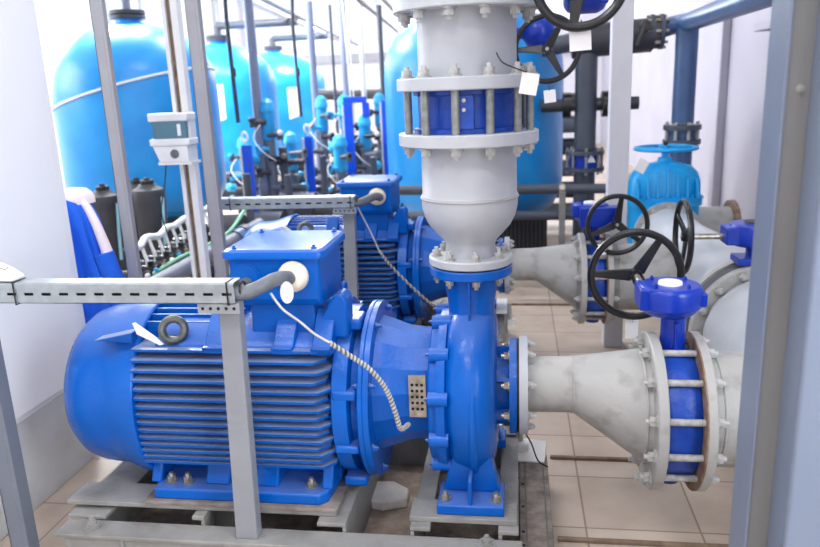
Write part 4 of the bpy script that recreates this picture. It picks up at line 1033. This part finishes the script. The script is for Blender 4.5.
# ------------------------------------------------------------------ pipes at mid right
pipe_thing('dark grey horizontal pipe behind the riser, upper of the two', [(-1.3,5.5,.727),(.78,5.5,.705)], .037, PVC, group='low horizontal pipes')
pipe_thing('dark grey horizontal pipe behind the riser, lower of the two', [(-1.3,5.5,.520),(.60,5.5,.510)], .037, PVC, group='low horizontal pipes')
t = pipe_thing('dark grey pipe lying lowest behind the rear reducer', [(-1.0,5.3,.24),(.55,5.3,.24)], .04, PVC, group='low horizontal pipes')
for x in (-.8,-.1,.5): MB().box(x-.02,x+.02,5.28,5.32,0,.21).build('stand', FRAMEG, t, angle=0)
t = thing('pipe_stand','light grey strut carrying the two low horizontal pipes','stand',(.33,5.42,0))
MB().box(.315,.36,5.40,5.44,0,.70).build('strut', FRAMEG, t, angle=0, bevel=.003)
for z in (.705,.51): MB().annulus((.338,5.5,z),'x',.038,.046,-.02,.02,24).build('clamp', STEEL, t)
MB().box(.28,.40,5.36,5.48,0,.008).build('foot_plate', FRAMEG, t, angle=0)
t = thing('grey_standpipe','thick dark grey vertical pipe with a bolted valve joint, left of the thick grey post','pipe',(.545,6.0,.0))
MB().cyl((.545,6.0,.95),(.545,6.0,1.80),.085,n=32).build('pipe_run', PVC, t)
MB().cyl((.545,6.0,.0),(.545,6.0,.80),.085,n=32).build('pipe_run', PVC, t)
f = MB(); 
for z in (.80,.93): f.cyl((.545,6.0,z-.015),(.545,6.0,z+.015),.155,n=32)
f.build('flange_pair', PVC, t)
MB().cyl((.545,6.0,.815),(.545,6.0,.915),.12,n=32).build('valve_ring', VBLUE, t, label='blue ring')
for k in range(8):
    a = 2*PI*k/8; MB().cyl((.545+.135*math.cos(a),6+.135*math.sin(a),.76),(.545+.135*math.cos(a),6+.135*math.sin(a),.97),.012,n=8).build('stud', STEEL, t)
MB().prism([(.55,.86),(.62,.86),(.585,.93)],5.874,5.877).build('warning_sticker', TAGW, t, angle=0, label='white triangular sticker')
MB().cyl((.2,6.02,1.30),(.95,6.02,1.30),.05,n=24).build('branch', DARKP, t)
for x in (.40,.70): MB().cyl((x-.03,6.02,1.30),(x+.03,6.02,1.30),.10,n=24).build('branch_flange', BLACK, t)
# fat overhead pipe with lever valve
t = thing('overhead_branch_pipe','fat dark grey pipe with a lever valve running behind the thick grey post, top right','pipe',(.8,6.0,1.78))
MB().cyl((.43,6.0,1.775),(1.02,6.0,1.80),.125,n=32).build('pipe_run', DARKP, t)
MB().cyl((.2,6.0,1.74),(.43,6.0,1.775),.07,n=24).build('stub', PVC, t)
for x in (1.02,1.09): MB().cyl((x-.015,6.0,1.82),(x+.015,6.0,1.82),.13,n=32).build('flange', PVC, t)
MB().cyl((1.035,6.0,1.82),(1.075,6.0,1.82),.10,n=24).build('valve_ring', FRAMED, t)
for k in range(8):
    a = 2*PI*k/8; MB().cyl((.98,6+.112*math.cos(a),1.82+.112*math.sin(a)),(1.13,6+.112*math.cos(a),1.82+.112*math.sin(a)),.012,n=8).build('stud', STEEL, t)
MB().beam((.955,5.80,1.89),(.885,5.80,1.72),.04,.025).build('lever', BLACK, t, bevel=.004)
MB().cyl((.95,5.9,1.86),(.95,5.79,1.86),.035,n=14).build('spindle', BLACK, t)
pts = [(1.10,6.0,1.84),(1.17,5.98,1.86),(1.24,5.92,1.87),(1.26,5.82,1.87),(1.26,5.6,1.87),(1.235,4.2,1.87),(1.21,2.5,1.87)]
pipe_thing('blue-grey pipe running overhead toward the camera at the top right', pts, .068, PVCB, name='overhead_pipe')
t = thing('blue_grey_downpipe','blue-grey vertical pipe down the right wall to a bolted flange above the cyan valve','pipe',(1.235,5.86,0))
MB().cyl((1.262,5.90,1.14),(1.262,5.90,1.86),.082,n=32).build('pipe_run', PVCB, t)
MB().cyl((1.262,5.90,.5),(1.262,5.90,1.0),.082,n=32).build('pipe_run', PVCB, t)
for z in (1.00,1.11): MB().cyl((1.262,5.90,z-.018),(1.262,5.90,z+.018),.14,n=32).build('flange', PVC, t)
MB().cyl((1.262,5.90,1.018),(1.262,5.90,1.092),.10,n=24).build('valve_ring', PVCB, t)
for k in range(8):
    a = 2*PI*k/8+.2; MB().cyl((1.262+.12*math.cos(a),5.9+.12*math.sin(a),.96),(1.262+.12*math.cos(a),5.9+.12*math.sin(a),1.15),.013,n=8).build('stud', CREAM_W, t)
# dark rack to the right of the middle tank
t = thing('pipe_rack','rack of dark stacked pipes between the middle tank and the thick grey post','rack',(.45,7.6,0))
for k in range(6): MB().cyl((.1,7.6,.18+k*.22),(.78,7.6,.18+k*.22),.085,n=20).build('stored_pipe', DARKP if k%2 else GREYB, t)
for x in (.18,.70): MB().box(x-.03,x+.03,7.68,7.74,0,1.5).build('upright', DARKP, t, angle=0)
for x in (.18,.70):
    for k in range(6): MB().box(x-.02,x+.02,7.5,7.69,.05+k*.22,.085+k*.22).build('arm', DARKP, t, angle=0)
t = thing('black_crate','dark ribbed crate on the floor behind the riser, below the two horizontal pipes','crate',(.05,5.85,0))
MB().box(-.15,.24,5.66,5.9,0,.46).build('body', RUBBER, t, angle=0, bevel=.008)
b = MB()
for k in range(12): b.box(-.14+k*.032,-.128+k*.032,5.65,5.66,.03,.43)
b.build('ribs', DARKP, t, angle=0)

# ------------------------------------------------------------------ added ceiling lamps, all out of view, and light
def area(name, loc, rot, sx, sy, power, col=(1,1,1)):
    l = bpy.data.lights.new(name,'AREA'); l.shape = 'RECTANGLE'; l.size = sx; l.size_y = sy; l.energy = power; l.color = col
    o = bpy.data.objects.new(name,l); COL.objects.link(o); o.location = loc; o.rotation_euler = rot; return o
for i, (x, y) in enumerate(((-.6,-.8),(-1.6,1.0),(.6,1.0),(-1.6,4.2),(.6,4.2),(-2.4,8.0),(.2,8.0),(-4.5,8.0),(-3.0,12.5))):
    t = thing('added_ceiling_lamp', ['added fill lamp behind the camera on the left','added fill lamp above the left of the foreground motor','added fill lamp above the foreground suction line','added fill lamp above the jacket and canisters','added fill lamp above the thick grey post','added fill lamp over the cyan valve heads','added fill lamp over the middle tank','added fill lamp over the far left tank','added fill lamp over the farthest tanks'][i], 'lamp', (x,y,CZ), 'added unseen ceiling lamps')
    MB().box(x-.65,x+.65,y-.12,y+.12,CZ-.07,CZ).build('housing', WPIPE, t, angle=0)
    MB().box(x-.62,x+.62,y-.10,y+.10,CZ-.10,CZ-.07).build('diffuser', FILL_LAMP, t, angle=0)
    area('added_lamp_light', (x,y,CZ-.12), (0,0,0), 1.24, .3, [52,36,26,36,11,110,9,420,330][i], (1,.98,.96))  # unseen lamps added to light each zone of the room
for w0, w1 in winL: area('window_area_light', (LX+.05,(w0+w1)/2,2.6), (0,-PI/2,0), 1.9, 2.3, 120, (.93,.96,1))
for w0, w1 in winR_added: area('window_area_light', (RX-.05,(w0+w1)/2,2.1), (0,PI/2,0), 2.1, 1.7, 118, (.93,.96,1))  # light of the added right window, aimed at the cabinet
for w0, w1 in winB: area('window_area_light', ((w0+w1)/2,BY-.2,3.2), (PI/2,0,0) if False else (-PI/2,0,0), 2.0, 1.1, 60, (.93,.96,1))
w = bpy.data.worlds.new('world'); sc.world = w; w.use_nodes = True
w.node_tree.nodes['Background'].inputs['Color'].default_value = (.85,.92,1,1); w.node_tree.nodes['Background'].inputs['Strength'].default_value = 1.8

# ------------------------------------------------------------------ camera
cam = bpy.data.cameras.new('camera'); co = bpy.data.objects.new('camera', cam); COL.objects.link(co)
yaw, p, r = math.radians(8.6), math.radians(14.5), math.radians(2.35)
F = Vector((-math.sin(yaw)*math.cos(p), math.cos(yaw)*math.cos(p), -math.sin(p)))
R0 = Vector((math.cos(yaw), math.sin(yaw), 0)); D0 = F.cross(R0)
if D0.z > 0: D0 = -D0
Dn = math.cos(r)*D0 - math.sin(r)*R0; Rt = math.cos(r)*R0 + math.sin(r)*D0
M = Matrix((Rt, -Dn, -F)).transposed().to_4x4(); M.translation = Vector((0,0,1.5)); co.matrix_world = M
cam.sensor_width = 36; cam.lens = 726/820*36; cam.clip_start = .05; cam.clip_end = 200
cam.dof.use_dof = True; cam.dof.focus_distance = 2.35; cam.dof.aperture_fstop = 2.8
sc.camera = co
sc.view_settings.view_transform = 'Standard'; sc.view_settings.look = 'None'; sc.view_settings.exposure = 0; sc.view_settings.gamma = 1
